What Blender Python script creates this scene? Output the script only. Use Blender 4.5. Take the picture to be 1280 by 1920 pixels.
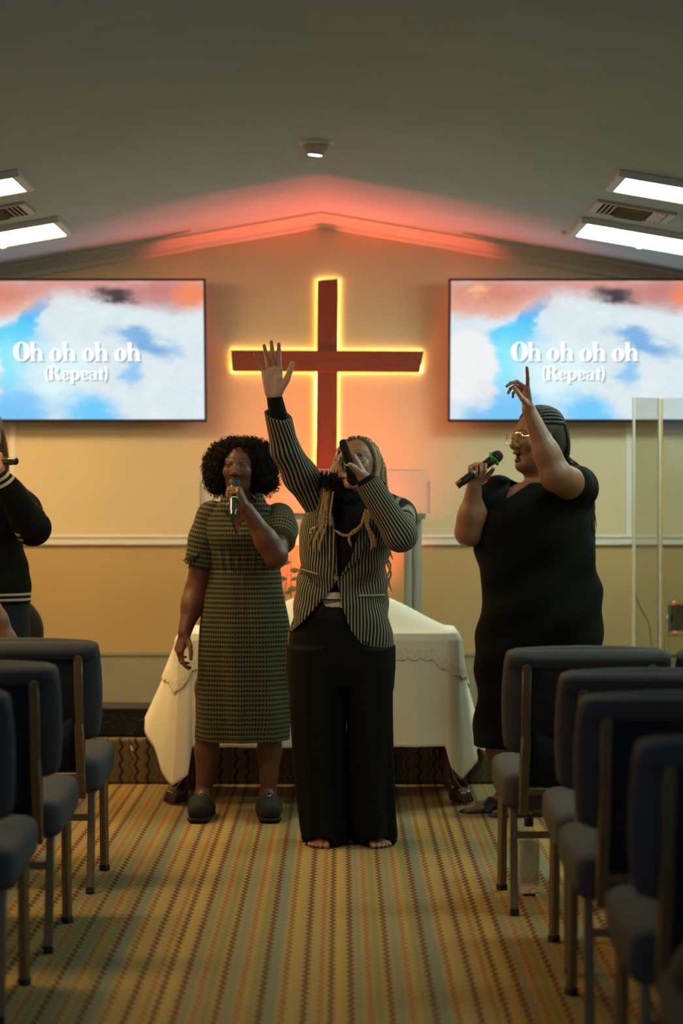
import bpy, bmesh, math, random
import numpy as np
from mathutils import Vector, Matrix, Euler

for _o in list(bpy.data.objects):
    bpy.data.objects.remove(_o, do_unlink=True)
scene = bpy.context.scene
COL = scene.collection
R = math.radians
rnd = random.Random(7)
nrg = np.random.default_rng(11)

# ------------------------------------------------------------------ camera
FPX, HZ, CAMH = 4100.0, 915.0, 1.40          # focal length in pixels of 1280x1920, horizon row, eye height (m)
cam = bpy.data.cameras.new('camera')
cam.sensor_fit = 'VERTICAL'; cam.sensor_height = 36.0
cam.lens = FPX / 1920.0 * 36.0
cam.shift_y = -(960.0 - HZ) / 1920.0
cam.clip_start = 0.05; cam.clip_end = 60
cam.dof.use_dof = True; cam.dof.focus_distance = 8.5; cam.dof.aperture_fstop = 2.0
cam_o = bpy.data.objects.new('camera', cam); COL.objects.link(cam_o)
cam_o.location = (0, 0, CAMH); cam_o.rotation_euler = (R(90), 0, 0)
scene.camera = cam_o

# ------------------------------------------------------------------ world, exposure
world = bpy.data.worlds.new('world'); scene.world = world; world.use_nodes = True
_bg = world.node_tree.nodes['Background']
_bg.inputs[0].default_value = (0.36, 0.62, 1.0, 1); _bg.inputs[1].default_value = 0.62
scene.view_settings.view_transform = 'Standard'
scene.view_settings.look = 'None'
scene.view_settings.gamma = 1.0
scene.view_settings.use_curve_mapping = False
scene.view_settings.exposure = 0.0
LAMP_LEFT = ((1.0, 0.64, 0.25), 23.0)      # diffuser light of the ceiling panels on the left: colour, strength
LAMP_RIGHT = ((0.66, 0.95, 0.80), 16.0)
UPLIGHT_W = 18.0
LED_STRENGTH = 11.0

def W(px, py, d):
    return np.array([(px - 640.0) / FPX * d, d, CAMH + (HZ - py) / FPX * d])

# ------------------------------------------------------------------ materials
MATS = {}
def nt_new(name):
    m = bpy.data.materials.new(name); m.use_nodes = True
    nt = m.node_tree; b = nt.nodes['Principled BSDF']
    return m, nt, b
def N(nt, typ, **kw):
    n = nt.nodes.new(typ)
    for k, v in kw.items(): setattr(n, k, v)
    return n
def mth(nt, op, a, b=None, c=None, clamp=False):
    n = nt.nodes.new('ShaderNodeMath'); n.operation = op; n.use_clamp = clamp
    for i, v in enumerate((a, b, c)):
        if v is None: continue
        if isinstance(v, (int, float)): n.inputs[i].default_value = v
        else: nt.links.new(v, n.inputs[i])
    return n.outputs[0]
def mixc(nt, fac, a, b):
    n = nt.nodes.new('ShaderNodeMix'); n.data_type = 'RGBA'
    for i, v in ((0, fac), (6, a), (7, b)):
        if isinstance(v, (int, float)): n.inputs[i].default_value = v
        elif isinstance(v, (tuple, list)): n.inputs[i].default_value = (*v[:3], 1)
        else: nt.links.new(v, n.inputs[i])
    return n.outputs[2]
def noise(nt, scale, detail=3.0, rough=0.55, vec=None, out=0):
    n = nt.nodes.new('ShaderNodeTexNoise')
    n.inputs['Scale'].default_value = scale; n.inputs['Detail'].default_value = detail; n.inputs['Roughness'].default_value = rough
    if vec is not None: nt.links.new(vec, n.inputs['Vector'])
    return n.outputs[out]
def objco(nt):
    return nt.nodes.new('ShaderNodeTexCoord').outputs['Object']
def bump(nt, b, h, strength=0.3, dist=0.004):
    n = nt.nodes.new('ShaderNodeBump'); n.inputs['Strength'].default_value = strength; n.inputs['Distance'].default_value = dist
    nt.links.new(h, n.inputs['Height']); nt.links.new(n.outputs[0], b.inputs['Normal'])
def mat(name, col, rough=0.6, metal=0.0, var=0.12, nscale=30.0, bstr=0.0, bscale=200.0, spec=0.5, coat=0.0, trans=0.0, ior=1.45, emit=None, estr=0.0, sss=0.0, bdist=0.002):
    if name in MATS: return MATS[name]
    m, nt, b = nt_new(name)
    co = objco(nt)
    nz = noise(nt, nscale, vec=co)
    c2 = tuple(max(0, x * (1 - 2 * var)) for x in col); c1 = tuple(min(1, x * (1 + 2 * var)) for x in col)
    nt.links.new(mixc(nt, nz, c2, c1), b.inputs['Base Color'])
    b.inputs['Roughness'].default_value = rough; b.inputs['Metallic'].default_value = metal
    b.inputs['Specular IOR Level'].default_value = spec; b.inputs['Coat Weight'].default_value = coat
    b.inputs['Transmission Weight'].default_value = trans; b.inputs['IOR'].default_value = ior
    if emit: b.inputs['Emission Color'].default_value = (*emit, 1); b.inputs['Emission Strength'].default_value = estr
    if sss:
        b.inputs['Subsurface Weight'].default_value = sss; b.inputs['Subsurface Radius'].default_value = (0.012, 0.005, 0.003); b.inputs['Subsurface Scale'].default_value = 0.6
    if bstr: bump(nt, b, noise(nt, bscale, 2.0, vec=co), bstr, bdist)
    MATS[name] = m
    return m
def acrylic(name, tint=(0.94, 0.98, 0.97), rough=0.03):
    m, nt, b = nt_new(name)
    out = nt.nodes['Material Output']
    tr = N(nt, 'ShaderNodeBsdfTransparent'); tr.inputs[0].default_value = (*tint, 1)
    gl = N(nt, 'ShaderNodeBsdfGlossy'); gl.inputs['Roughness'].default_value = rough
    fr = N(nt, 'ShaderNodeFresnel'); fr.inputs[0].default_value = 1.45
    nz = noise(nt, 3.0, vec=objco(nt))
    fac = mth(nt, 'MULTIPLY_ADD', nz, 0.05, fr.outputs[0], clamp=True)
    mx = N(nt, 'ShaderNodeMixShader')
    nt.links.new(fac, mx.inputs[0]); nt.links.new(tr.outputs[0], mx.inputs[1]); nt.links.new(gl.outputs[0], mx.inputs[2])
    nt.links.new(mx.outputs[0], out.inputs[0])
    MATS[name] = m
    return m

# ------------------------------------------------------------------ object helpers
def tag(o, label=None, cat=None, group=None, kind=None):
    if label: o['label'] = label
    if cat: o['category'] = cat
    if group: o['group'] = group
    if kind: o['kind'] = kind
    return o
def mesh_of(name, v, f, smooth=True):
    me = bpy.data.meshes.new(name)
    v = np.asarray(v, dtype=np.float32)
    if isinstance(f, np.ndarray) and f.ndim == 2:
        n, k = f.shape
        me.vertices.add(len(v)); me.vertices.foreach_set('co', v.ravel())
        me.loops.add(n * k); me.loops.foreach_set('vertex_index', f.astype(np.int32).ravel())
        me.polygons.add(n); me.polygons.foreach_set('loop_start', np.arange(0, n * k, k, dtype=np.int32))
        me.update(calc_edges=True); me.validate()
    else:
        me.from_pydata([tuple(map(float, p)) for p in v], [], [tuple(map(int, q)) for q in f]); me.update()
    if smooth: me.polygons.foreach_set('use_smooth', np.ones(len(me.polygons), dtype=bool))
    return me
def orig(parent):
    o = np.zeros(3); p = parent
    while p is not None:
        o += np.array(p.location); p = p.parent
    return o
def obj(name, v, f, m, parent=None, smooth=True, loc=None):
    """one mesh object; v in world coordinates (or local to loc for a top-level object)"""
    v = np.asarray(v, dtype=np.float64)
    if parent is not None: v = v - orig(parent)
    o = bpy.data.objects.new(name, mesh_of(name, v, f, smooth)); COL.objects.link(o)
    if m is not None: o.data.materials.append(m)
    if parent is not None: o.parent = parent
    elif loc is not None:
        o.location = loc
    return o
def thing(name, label, cat, loc, group=None):
    o = bpy.data.objects.new(name, None); COL.objects.link(o); o.location = [float(x) for x in loc]
    o.empty_display_size = 0.1
    return tag(o, label, cat, group)
def copy_tree(o, parent=None):
    c = o.copy(); COL.objects.link(c); c.parent = parent
    for ch in o.children: copy_tree(ch, c)
    return c

class MB:
    """collects shapes into one mesh"""
    def __init__(s): s.v = []; s.f = []
    def add(s, v, f):
        b = len(s.v); s.v += [tuple(map(float, p)) for p in v]; s.f += [tuple(int(i) + b for i in q) for q in f]; return s
    def box(s, lo, hi, bev=0.0, seg=2, M=None):
        bm = bmesh.new(); bmesh.ops.create_cube(bm, size=1.0)
        c = [(a + b) / 2 for a, b in zip(lo, hi)]; d = [abs(b - a) for a, b in zip(lo, hi)]
        for q in bm.verts: q.co = Vector((c[0] + q.co.x * d[0], c[1] + q.co.y * d[1], c[2] + q.co.z * d[2]))
        if bev: bmesh.ops.bevel(bm, geom=bm.edges[:], offset=bev, segments=seg, profile=0.5, affect='EDGES')
        bm.verts.index_update()
        vs = [(M @ q.co) if M else q.co.copy() for q in bm.verts]; fs = [[q.index for q in p.verts] for p in bm.faces]
        bm.free(); return s.add(vs, fs)
    def lathe(s, prof, n=24, M=None):
        """prof: (radius, z) pairs from bottom to top, axis z"""
        vs = []; fs = []
        for r, z in prof:
            for i in range(n):
                a = 2 * math.pi * i / n; vs.append(Vector((r * math.cos(a), r * math.sin(a), z)))
        for k in range(len(prof) - 1):
            for i in range(n):
                j = (i + 1) % n; fs.append((k * n + i, k * n + j, (k + 1) * n + j, (k + 1) * n + i))
        fs.append(tuple(range(n - 1, -1, -1))); fs.append(tuple((len(prof) - 1) * n + i for i in range(n)))
        if M: vs = [M @ q for q in vs]
        return s.add(vs, fs)
    def tube(s, pts, rad, n=8, flat=1.0):
        v, f = tube(pts, rad, n, flat); return s.add(v, f)
    def prism(s, poly, a, b, axis=1):
        """poly of 2D points extruded from a to b along axis"""
        n = len(poly); vs = []
        for t in (a, b):
            for p, q in poly:
                vs.append({0: (t, p, q), 1: (p, t, q), 2: (p, q, t)}[axis])
        fs = [tuple(range(n)), tuple(range(2 * n - 1, n - 1, -1))]
        for i in range(n):
            j = (i + 1) % n; fs.append((i, i + n, j + n, j))
        return s.add(vs, fs)
    def build(s, name, m, parent=None, smooth=False, loc=None, local=False):
        o = bpy.data.objects.new(name, None)
        bpy.data.objects.remove(o)
        v = np.asarray(s.v)
        if local and parent is not None: v = v + orig(parent)
        o = obj(name, v, s.f, m, parent, smooth, loc)
        bm = bmesh.new(); bm.from_mesh(o.data); bmesh.ops.recalc_face_normals(bm, faces=bm.faces); bm.to_mesh(o.data); bm.free()
        if smooth == 'auto' or smooth is True:
            o.data.polygons.foreach_set('use_smooth', np.ones(len(o.data.polygons), dtype=bool))
            o.data.set_sharp_from_angle(angle=R(40))
        return o

def tube(pts, rad, n=8, flat=1.0):
    P = np.asarray(pts, dtype=float); m = len(P)
    rad = np.broadcast_to(np.asarray(rad, dtype=float), (m,))
    T = np.gradient(P, axis=0); T /= np.linalg.norm(T, axis=1)[:, None] + 1e-9
    ref = np.array([0, 0, 1.0]) if abs(T[0][2]) < 0.9 else np.array([1.0, 0, 0])
    vs = []; u = np.cross(T[0], ref); u /= np.linalg.norm(u)
    for i in range(m):
        u = u - T[i] * np.dot(u, T[i]); u /= np.linalg.norm(u) + 1e-9
        w = np.cross(T[i], u)
        for k in range(n):
            a = 2 * math.pi * k / n
            vs.append(P[i] + rad[i] * (math.cos(a) * u + flat * math.sin(a) * w))
    fs = []
    for i in range(m - 1):
        for k in range(n):
            j = (k + 1) % n; fs.append((i * n + k, i * n + j, (i + 1) * n + j, (i + 1) * n + k))
    fs.append(tuple(range(n - 1, -1, -1))); fs.append(tuple((m - 1) * n + k for k in range(n)))
    return vs, fs
def spline(pts, n=24):
    """Catmull-Rom through pts"""
    P = np.asarray(pts, dtype=float); m = len(P)
    Q = np.vstack([2 * P[0] - P[1], P, 2 * P[-1] - P[-2]]); out = []
    for t in np.linspace(0, m - 1, n):
        i = min(int(t), m - 2); u = t - i
        p0, p1, p2, p3 = Q[i], Q[i + 1], Q[i + 2], Q[i + 3]
        out.append(0.5 * ((2 * p1) + (-p0 + p2) * u + (2 * p0 - 5 * p1 + 4 * p2 - p3) * u * u + (-p0 + 3 * p1 - 3 * p2 + p3) * u ** 3))
    return np.array(out)
def struct(o, label=None):
    return tag(o, label, None, None, 'structure')

# ------------------------------------------------------------------ setting: floor, stage, walls, ceiling
DW = 11.85; STAGE_Y = 10.34; STAGE_Z = 0.215
RIDGE_X = -0.107; RIDGE_Z = 2.89; SLOPE = 0.172; HALF_W = 3.7; REAR = -1.2
def ceil_z(x): return RIDGE_Z - SLOPE * abs(x - RIDGE_X)

def carpet_mat(name, vertical=False):
    m, nt, b = nt_new(name)
    sep = N(nt, 'ShaderNodeSeparateXYZ'); nt.links.new(objco(nt), sep.inputs[0])
    x = sep.outputs[0]; y = sep.outputs[2] if vertical else sep.outputs[1]
    per = 0.060
    tri = mth(nt, 'PINGPONG', y, per / 2)                                    # 0..per/2
    zig = mth(nt, 'MULTIPLY', tri, 0.0155 / (per / 2))
    u = mth(nt, 'ADD', x, zig)
    fr = mth(nt, 'FRACT', mth(nt, 'MULTIPLY', u, 1 / 0.47))
    ramp = N(nt, 'ShaderNodeValToRGB'); cr = ramp.color_ramp; cr.interpolation = 'LINEAR'
    tan, gold, blue, oliv, red, rust, brn = (.31, .215, .09), (.40, .255, .075), (.18, .19, .135), (.18, .17, .07), (.085, .018, .012), (.26, .08, .03), (.075, .028, .015)
    seq = [(0, gold), (.055, tan), (.060, red), (.084, red), (.09, tan), (.13, blue), (.165, gold), (.172, rust), (.187, rust), (.195, tan), (.25, oliv), (.285, gold), (.290, red), (.314, brn), (.32, tan), (.36, blue), (.41, tan), (.418, rust), (.432, rust), (.44, gold),
           (.50, oliv), (.53, tan), (.536, red), (.560, red), (.566, blue), (.63, blue), (.66, gold), (.668, rust), (.683, brn), (.69, gold), (.775, tan), (1.0, gold)]
    # the last stretch holds two more dark zigzags drawn on top of the ramp
    e = cr.elements
    e[0].position, e[0].color = seq[0][0], (*seq[0][1], 1); e[1].position, e[1].color = seq[-1][0], (*seq[-1][1], 1)
    for p, c in seq[1:-1]:
        q = e.new(p); q.color = (*c, 1)
    nt.links.new(fr, ramp.inputs[0])
    base_c = ramp.outputs[0]
    for c0_, w0_, cl_ in ((.80, .014, red), (.895, .010, rust), (.955, .014, brn)):
        base_c = mixc(nt, mth(nt, 'LESS_THAN', mth(nt, 'ABSOLUTE', mth(nt, 'SUBTRACT', fr, c0_)), w0_), base_c, cl_)
    spk = noise(nt, 260.0, 2.0, 0.7, objco(nt))
    lowf = noise(nt, 2.3, 2.0, 0.5, objco(nt))
    c = mixc(nt, mth(nt, 'MULTIPLY', lowf, 0.30), base_c, (.27, .20, .085))
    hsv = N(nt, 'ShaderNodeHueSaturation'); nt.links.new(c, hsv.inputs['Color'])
    nt.links.new(mth(nt, 'MULTIPLY_ADD', spk, .55 if vertical else 1.1, .22 if vertical else 0.45), hsv.inputs['Value']); hsv.inputs['Saturation'].default_value = .75 if vertical else 1.0  # riser: greyer tone of its own, with its shade darkened into the colour
    nt.links.new(hsv.outputs[0], b.inputs['Base Color'])
    b.inputs['Roughness'].default_value = 0.95; b.inputs['Specular IOR Level'].default_value = 0.1
    bump(nt, b, spk, 0.6, 0.004)
    return m
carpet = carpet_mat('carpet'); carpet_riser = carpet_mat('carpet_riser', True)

o = MB().box((-HALF_W, REAR, -0.05), (HALF_W, STAGE_Y + 0.02, 0)).build('floor', carpet); struct(o, 'zigzag striped multicolour carpet floor')
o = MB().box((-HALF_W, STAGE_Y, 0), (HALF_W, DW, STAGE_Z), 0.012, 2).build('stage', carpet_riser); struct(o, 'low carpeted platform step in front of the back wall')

def plain_wall(name, col, var=0.05):
    return mat(name, col, 0.75, var=var, nscale=1.6, bstr=0.12, bscale=90, spec=0.25)
wall_up = plain_wall('wall_upper_paint', (.66, .545, .36)); wall_lo = plain_wall('wall_lower_paint', (.50, .36, .17))
ceil_m = mat('ceiling_paint', (.43, .59, .78), 0.9, var=0.05, nscale=3.0, bstr=0.35, bscale=160, spec=0.2)
trim_m = mat('white_trim', (.74, .72, .66), 0.5, var=0.03)
grey_m = mat('grey_base_panel', (.30, .28, .20), 0.8, var=0.10, nscale=9)
RAIL_T = W(0, 1003, DW)[2]; RAIL_B = W(0, 1022, DW)[2]; BASE_T = W(0, 1222, DW)[2]
poly = [(-HALF_W, RAIL_B), (HALF_W, RAIL_B), (HALF_W, ceil_z(HALF_W) + .03), (RIDGE_X, RIDGE_Z + .03), (-HALF_W, ceil_z(-HALF_W) + .03)]
wb = MB().prism(poly, DW, DW + 0.1).build('wall_back', wall_up); struct(wb, 'cream upper back wall under the gabled ceiling')
o = MB().box((-HALF_W, DW, 0), (HALF_W, DW + 0.1, RAIL_B)).build('wall_back_lower', wall_lo); struct(o, 'tan lower back wall below the white rail')
o = MB().box((-HALF_W, DW - 0.012, STAGE_Z), (HALF_W, DW, BASE_T)).box((-HALF_W, DW - 0.02, BASE_T - 0.022), (HALF_W, DW, BASE_T), 0.004).build('baseboard_back', grey_m); struct(o, 'tall grey base panel along the back wall')
rail = MB().box((-HALF_W, DW - 0.02, RAIL_B), (HALF_W, DW, RAIL_T), 0.006).box((-HALF_W, DW - 0.028, RAIL_T - 0.016), (HALF_W, DW, RAIL_T), 0.004).build('trim_1', trim_m); struct(rail, 'white chair rail across the back wall')
for i, px in enumerate((1178, 24)):
    x = (px - 640) / FPX * DW
    o = MB().box((x - .015, DW - .012, RAIL_T), (x + .015, DW, ceil_z(x) - .05), 0.003).build('trim_%d' % (i + 2), trim_m); struct(o, 'white vertical batten beside the %s screen' % ('right', 'left')[i])
crown = mat('crown_paint', (.62, .60, .54), 0.6, var=0.03)
for i, sx in enumerate((-1, 1)):
    x0 = RIDGE_X; x1 = sx * HALF_W; mb = MB()
    prof = [(0, 0), (0.085, 0), (0.085, -0.012), (0.06, -0.022), (0.03, -0.055), (0.022, -0.075), (0, -0.08)]   # (out from wall, down)
    vs = []
    for x in (x0, x1):
        for a, dz in prof: vs.append((x, DW - a, ceil_z(x) + dz))
    n = len(prof); fs = [(k, (k + 1) % n, (k + 1) % n + n, k + n) for k in range(n)] + [tuple(range(n)), tuple(range(2 * n - 1, n - 1, -1))]
    mb.add(vs, fs); o = mb.build('trim_%d' % (i + 4), crown); struct(o, 'crown moulding on the %s slope of the gable' % ('left', 'right')[i])
    vs = []
    for yy in (REAR, DW + .05):
        vs += [(x0, yy, RIDGE_Z), (x1, yy, ceil_z(x1)), (x1, yy, ceil_z(x1) + .08), (x0, yy, RIDGE_Z + .08)]
    fs = [(0, 1, 2, 3), (7, 6, 5, 4), (0, 4, 5, 1), (1, 5, 6, 2), (2, 6, 7, 3), (3, 7, 4, 0)]
    o = MB().add(vs, fs).build('ceiling' if sx < 0 else 'ceiling_right', ceil_m); struct(o, '%s slope of the grey gabled ceiling' % ('left', 'right')[i])
    o = MB().box((sx * HALF_W, REAR, 0), (sx * (HALF_W + .1), DW + .1, ceil_z(x1) + .05)).build('wall_left' if sx < 0 else 'wall_right', wall_up); struct(o, 'cream %s side wall' % ('left', 'right')[i])
# ------------------------------------------------------------------ ceiling fittings
SA = math.atan(SLOPE)
def slope_matrix(sx, x, y):
    """frame on the ceiling: local x runs outward down the slope, local z points up out of the ceiling"""
    ex = Vector((sx * math.cos(SA), 0, -math.sin(SA))); ey = Vector((0, 1, 0)); ez = Vector((sx * math.sin(SA), 0, math.cos(SA)))
    M = Matrix((ex, ey, ez)).transposed().to_4x4(); M.translation = Vector((x, y, ceil_z(x))); return M
frame_m = mat('lamp_frame', (.55, .56, .56), 0.45, var=0.03)
def emit_mat(name, col, s):
    m, nt, b = nt_new(name)
    nz = noise(nt, 4.0, vec=objco(nt))
    b.inputs['Base Color'].default_value = (.8, .8, .8, 1); b.inputs['Emission Color'].default_value = (*col, 1)
    nt.links.new(mth(nt, 'MULTIPLY_ADD', nz, s * 0.1, s * 0.95), b.inputs['Emission Strength'])
    return m
def panel_lamp(sx, x_in, y0, y1, em, label):
    M = slope_matrix(sx, x_in, (y0 + y1) / 2); t = thing('ceiling_panel_light', label, 'ceiling light', M.translation, 'rectangular ceiling panel lights')
    L = 1.22; h = (y1 - y0) / 2
    fr = MB()
    for lo, hi in (((0, -h, -.03), (L, -h + .02, .0)), ((0, h - .02, -.03), (L, h, .0)), ((0, -h + .0205, -.0295), (.035, h - .0205, .0)), ((L - .035, -h + .0205, -.0295), (L, h - .0205, .0))): fr.box(lo, hi, .004, 2, M)
    fr.box((.036, -h + .021, -.004), (L - .036, h - .021, -.001), 0, 1, M)
    f = fr.build('frame', frame_m, t)
    d = MB().box((.036, -h + .021, -.026), (L - .036, h - .021, -.012), .004, 2, M).build('diffuser', em, t)
    for q in (.35, .85): MB().box((q - .012, h - .022, -.036), (q + .012, h + .004, -.024), .002, 1, M).build('latch', frame_m, t)
emL = emit_mat('diffuser_warm', *LAMP_LEFT); emR = emit_mat('diffuser_cool', *LAMP_RIGHT)
panel_lamp(1, 1.115, 8.77, 9.22, emR, 'lit rectangular ceiling light on the right slope, nearer the camera')
panel_lamp(1, 1.13, 10.28, 10.83, emR, 'lit rectangular ceiling light on the right slope, closest to the back wall')
panel_lamp(-1, -1.30, 8.80, 9.25, emL, 'lit rectangular ceiling light on the left slope, nearer the camera')
panel_lamp(-1, -1.33, 10.28, 10.83, emL, 'lit rectangular ceiling light on the left slope, closest to the back wall')
for y0_, y1_, wd_ in ((6.68, 7.13, 'third'),):  # pair added out of view to light people and cloth from the front
    panel_lamp(1, 1.115, y0_, y1_, emR, 'added out-of-view ceiling light on the right slope, %s from the back wall' % wd_)
    panel_lamp(-1, -1.30, y0_, y1_, emL, 'added out-of-view ceiling light on the left slope, %s from the back wall' % wd_)
vent_m = mat('vent_metal', (.42, .41, .38), 0.5, var=0.06); vent_dark = mat('vent_throat', (.03, .028, .022), 0.9)
def vent(sx, x_in, y0, y1, L, label):
    M = slope_matrix(sx, x_in, (y0 + y1) / 2); h = (y1 - y0) / 2
    t = thing('ceiling_vent', label, 'vent', M.translation, 'ceiling air vents')
    fr = MB()
    for lo, hi in (((0, -h, -.014), (L, -h + .022, 0)), ((0, h - .022, -.014), (L, h, 0)), ((0, -h + .0225, -.0135), (.035, h - .0225, 0)), ((L - .035, -h + .0225, -.0135), (L, h - .0225, 0))): fr.box(lo, hi, .004, 2, M)
    fr.build('frame', vent_m, t)
    MB().box((.03, -h + .02, -.004), (L - .03, h - .02, -.001), 0, 1, M).build('backing', vent_dark, t)
    for k in range(3):
        for e in (0, 1):
            x = (.05 + k * .02) if e == 0 else (L - .05 - k * .02)
            Mr = M @ Matrix.Translation((x, 0, -.012)) @ Matrix.Rotation(R(35 if e else -35), 4, 'Y')
            MB().box((-.008, -h + .022, -.001), (.008, h - .022, .001), 0, 1, Mr).build('slat', vent_m, t)
    for k in range(4):
        y = -h + .04 + k * (2 * h - .08) / 3
        Mr = M @ Matrix.Translation((0, y, -.012)) @ Matrix.Rotation(R(-40), 4, 'X')
        MB().box((.115, -.012, -.001), (L - .115, .012, .001), 0, 1, Mr).build('slat', mat('vent_slat', (.16, .15, .11), .6), t)
vent(1, 1.13, 9.66, 10.02, .36, 'white metal air vent between the two right ceiling lights')
vent(-1, -1.40, 9.66, 10.02, .36, 'white metal air vent between the two left ceiling lights')

# small conical light on the ridge
rl = W(597, 262, 9.38); rz = RIDGE_Z
t = thing('ridge_light', 'small white conical ceiling light with lit tip on the ridge', 'ceiling light', (RIDGE_X, 9.38, rz))
M = Matrix.Translation((RIDGE_X, 9.38, rz))
MB().lathe([(.086, 0), (.084, -.012), (.062, -.020), (.058, -.018)][::-1], 32, M).build('flange', frame_m, t, True)
M2 = M @ Matrix.Rotation(R(6), 4, 'Y')
MB().lathe([(.058, -.01), (.054, -.03), (.043, -.052), (.036, -.062), (.032, -.062)][::-1], 32, M2).build('cone', mat('cone_plastic', (.5, .5, .45), .5), t, True)
MB().lathe([(.031, -.060), (.030, -.064), (.001, -.066)][::-1], 24, M2).build('lamp_lens', emit_mat('ridge_lens', (1, .97, .85), 6.0), t, True)
t = tag(MB().lathe([(.012, 0), (.014, -.012), (.008, -.02), (.001, -.021)][::-1], 16, slope_matrix(1, (1057 - 640) / FPX * 10.9, 10.9)).build('ceiling_hook', frame_m, None, True), 'tiny white ceiling hook beside the right light nearest the wall', 'hook')

# ------------------------------------------------------------------ screens
def smooth_blob(nt, u, v, cx, cy, rx, ry, soft=0.5, rot=0.0):
    du = mth(nt, 'SUBTRACT', u, cx); dv = mth(nt, 'SUBTRACT', v, cy)
    c, s_ = math.cos(rot), math.sin(rot)
    a = mth(nt, 'DIVIDE', mth(nt, 'ADD', mth(nt, 'MULTIPLY', du, c), mth(nt, 'MULTIPLY', dv, s_)), rx)
    b_ = mth(nt, 'DIVIDE', mth(nt, 'SUBTRACT', mth(nt, 'MULTIPLY', dv, c), mth(nt, 'MULTIPLY', du, s_)), ry)
    r = mth(nt, 'SQRT', mth(nt, 'ADD', mth(nt, 'MULTIPLY', a, a), mth(nt, 'MULTIPLY', b_, b_)))
    mr = N(nt, 'ShaderNodeMapRange', interpolation_type='SMOOTHSTEP')
    nt.links.new(r, mr.inputs[0]); mr.inputs[1].default_value = 1 + soft; mr.inputs[2].default_value = 1 - soft; mr.inputs[3].default_value = 0; mr.inputs[4].default_value = 1
    return mr.outputs[0]
SCW, SCH = 0.681, 0.383
def screen_mat():
    m, nt, b = nt_new('screen_picture')
    sep = N(nt, 'ShaderNodeSeparateXYZ'); nt.links.new(N(nt, 'ShaderNodeAttribute', attribute_name='scr').outputs['Vector'], sep.inputs[0])
    vec = N(nt, 'ShaderNodeAttribute', attribute_name='scr').outputs['Vector']
    n1 = nt.nodes.new('ShaderNodeTexNoise'); n1.inputs['Scale'].default_value = 6.0; n1.inputs['Detail'].default_value = 8; n1.inputs['Roughness'].default_value = .66; nt.links.new(vec, n1.inputs['Vector'])
    s2 = N(nt, 'ShaderNodeSeparateColor'); nt.links.new(n1.outputs[1], s2.inputs[0])
    u = mth(nt, 'ADD', sep.outputs[0], mth(nt, 'MULTIPLY_ADD', s2.outputs[0], .22, -.11))
    v = mth(nt, 'ADD', sep.outputs[1], mth(nt, 'MULTIPLY_ADD', s2.outputs[1], .22, -.11))
    nz = noise(nt, 7.0, 5.0, .6, vec)
    c = mixc(nt, nz, (.60, .78, .84), (.86, .90, .92))
    def blob(c, colr, *a, k=1.0, **kw):
        f = smooth_blob(nt, u, v, *a, **kw)
        return mixc(nt, mth(nt, 'MULTIPLY', f, k) if k != 1 else f, c, colr)
    c = blob(c, (.30, .66, .96), .27, .68, .13, .34, soft=.45)
    c = blob(c, (.10, .55, .95), .30, .30, .045, .19, soft=.3, rot=.35)
    c = blob(c, (.13, .66, .98), .22, .42, .13, .075, soft=.4, rot=-.85)
    c = blob(c, (.28, .84, 1.0), .22, .60, .08, .16, soft=.7)
    c = blob(c, (.74, .93, .97), .42, .66, .13, .24, soft=.6)
    c = blob(c, (.20, .58, .95), .22, .95, .16, .12, soft=.6)
    c = blob(c, (.18, .62, .98), .55, .96, .11, .15, soft=.55, rot=-.3)
    c = blob(c, (.16, .42, .78), .76, .44, .14, .055, soft=.55, rot=.6, k=.9)
    c = blob(c, (.22, .55, .90), .71, .66, .04, .10, soft=.7, k=.85)
    c = blob(c, (.88, .90, .91), .06, .62, .135, .26, soft=.15)
    c = blob(c, (.80, .80, .84), .14, .80, .04, .10, soft=.7, k=.7)
    c = blob(c, (.80, .40, .30), .12, .13, .24, .13, soft=.45)
    c = blob(c, (.62, .20, .12), .16, .07, .15, .07, soft=.8, k=.8)
    c = blob(c, (.70, .28, .22), .55, .02, .55, .085, soft=.7, k=.9)
    c = blob(c, (1.0, .50, .25), .095, .07, .035, .04, soft=.9, k=.9)
    c = blob(c, (.55, .18, .15), .86, .10, .18, .10, soft=.7, k=.85)
    c = blob(c, (.07, .05, .06), .655, .10, .075, .05, soft=.6, rot=.15)
    c = blob(c, (.95, .26, .10), .96, .10, .06, .11, soft=.7, k=.9)
    lp = mixc(nt, noise(nt, 16.0, 6, .7, vec), (.90, .90, .90), (1.06, 1.06, 1.06))
    mul = N(nt, 'ShaderNodeMix', data_type='RGBA', blend_type='MULTIPLY'); mul.inputs[0].default_value = 1
    nt.links.new(c, mul.inputs[6]); nt.links.new(lp, mul.inputs[7])
    b.inputs['Base Color'].default_value = (.01, .01, .01, 1); b.inputs['Roughness'].default_value = .12; b.inputs['Specular IOR Level'].default_value = .45
    nt.links.new(mul.outputs[2], b.inputs['Emission Color']); b.inputs['Emission Strength'].default_value = 1.0
    return m
scr_m = screen_mat(); bez_m = mat('screen_bezel', (.012, .012, .012), .35)
def flat_emit(name, col, s):
    return mat(name, (.01, .01, .01), .4, emit=col, estr=s)
txt_m = flat_emit('lyric_white', (.95, 1.0, 1.0), 1.25); sh_m = flat_emit('lyric_shadow', (.06, .17, .22), 1.0)
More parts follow.
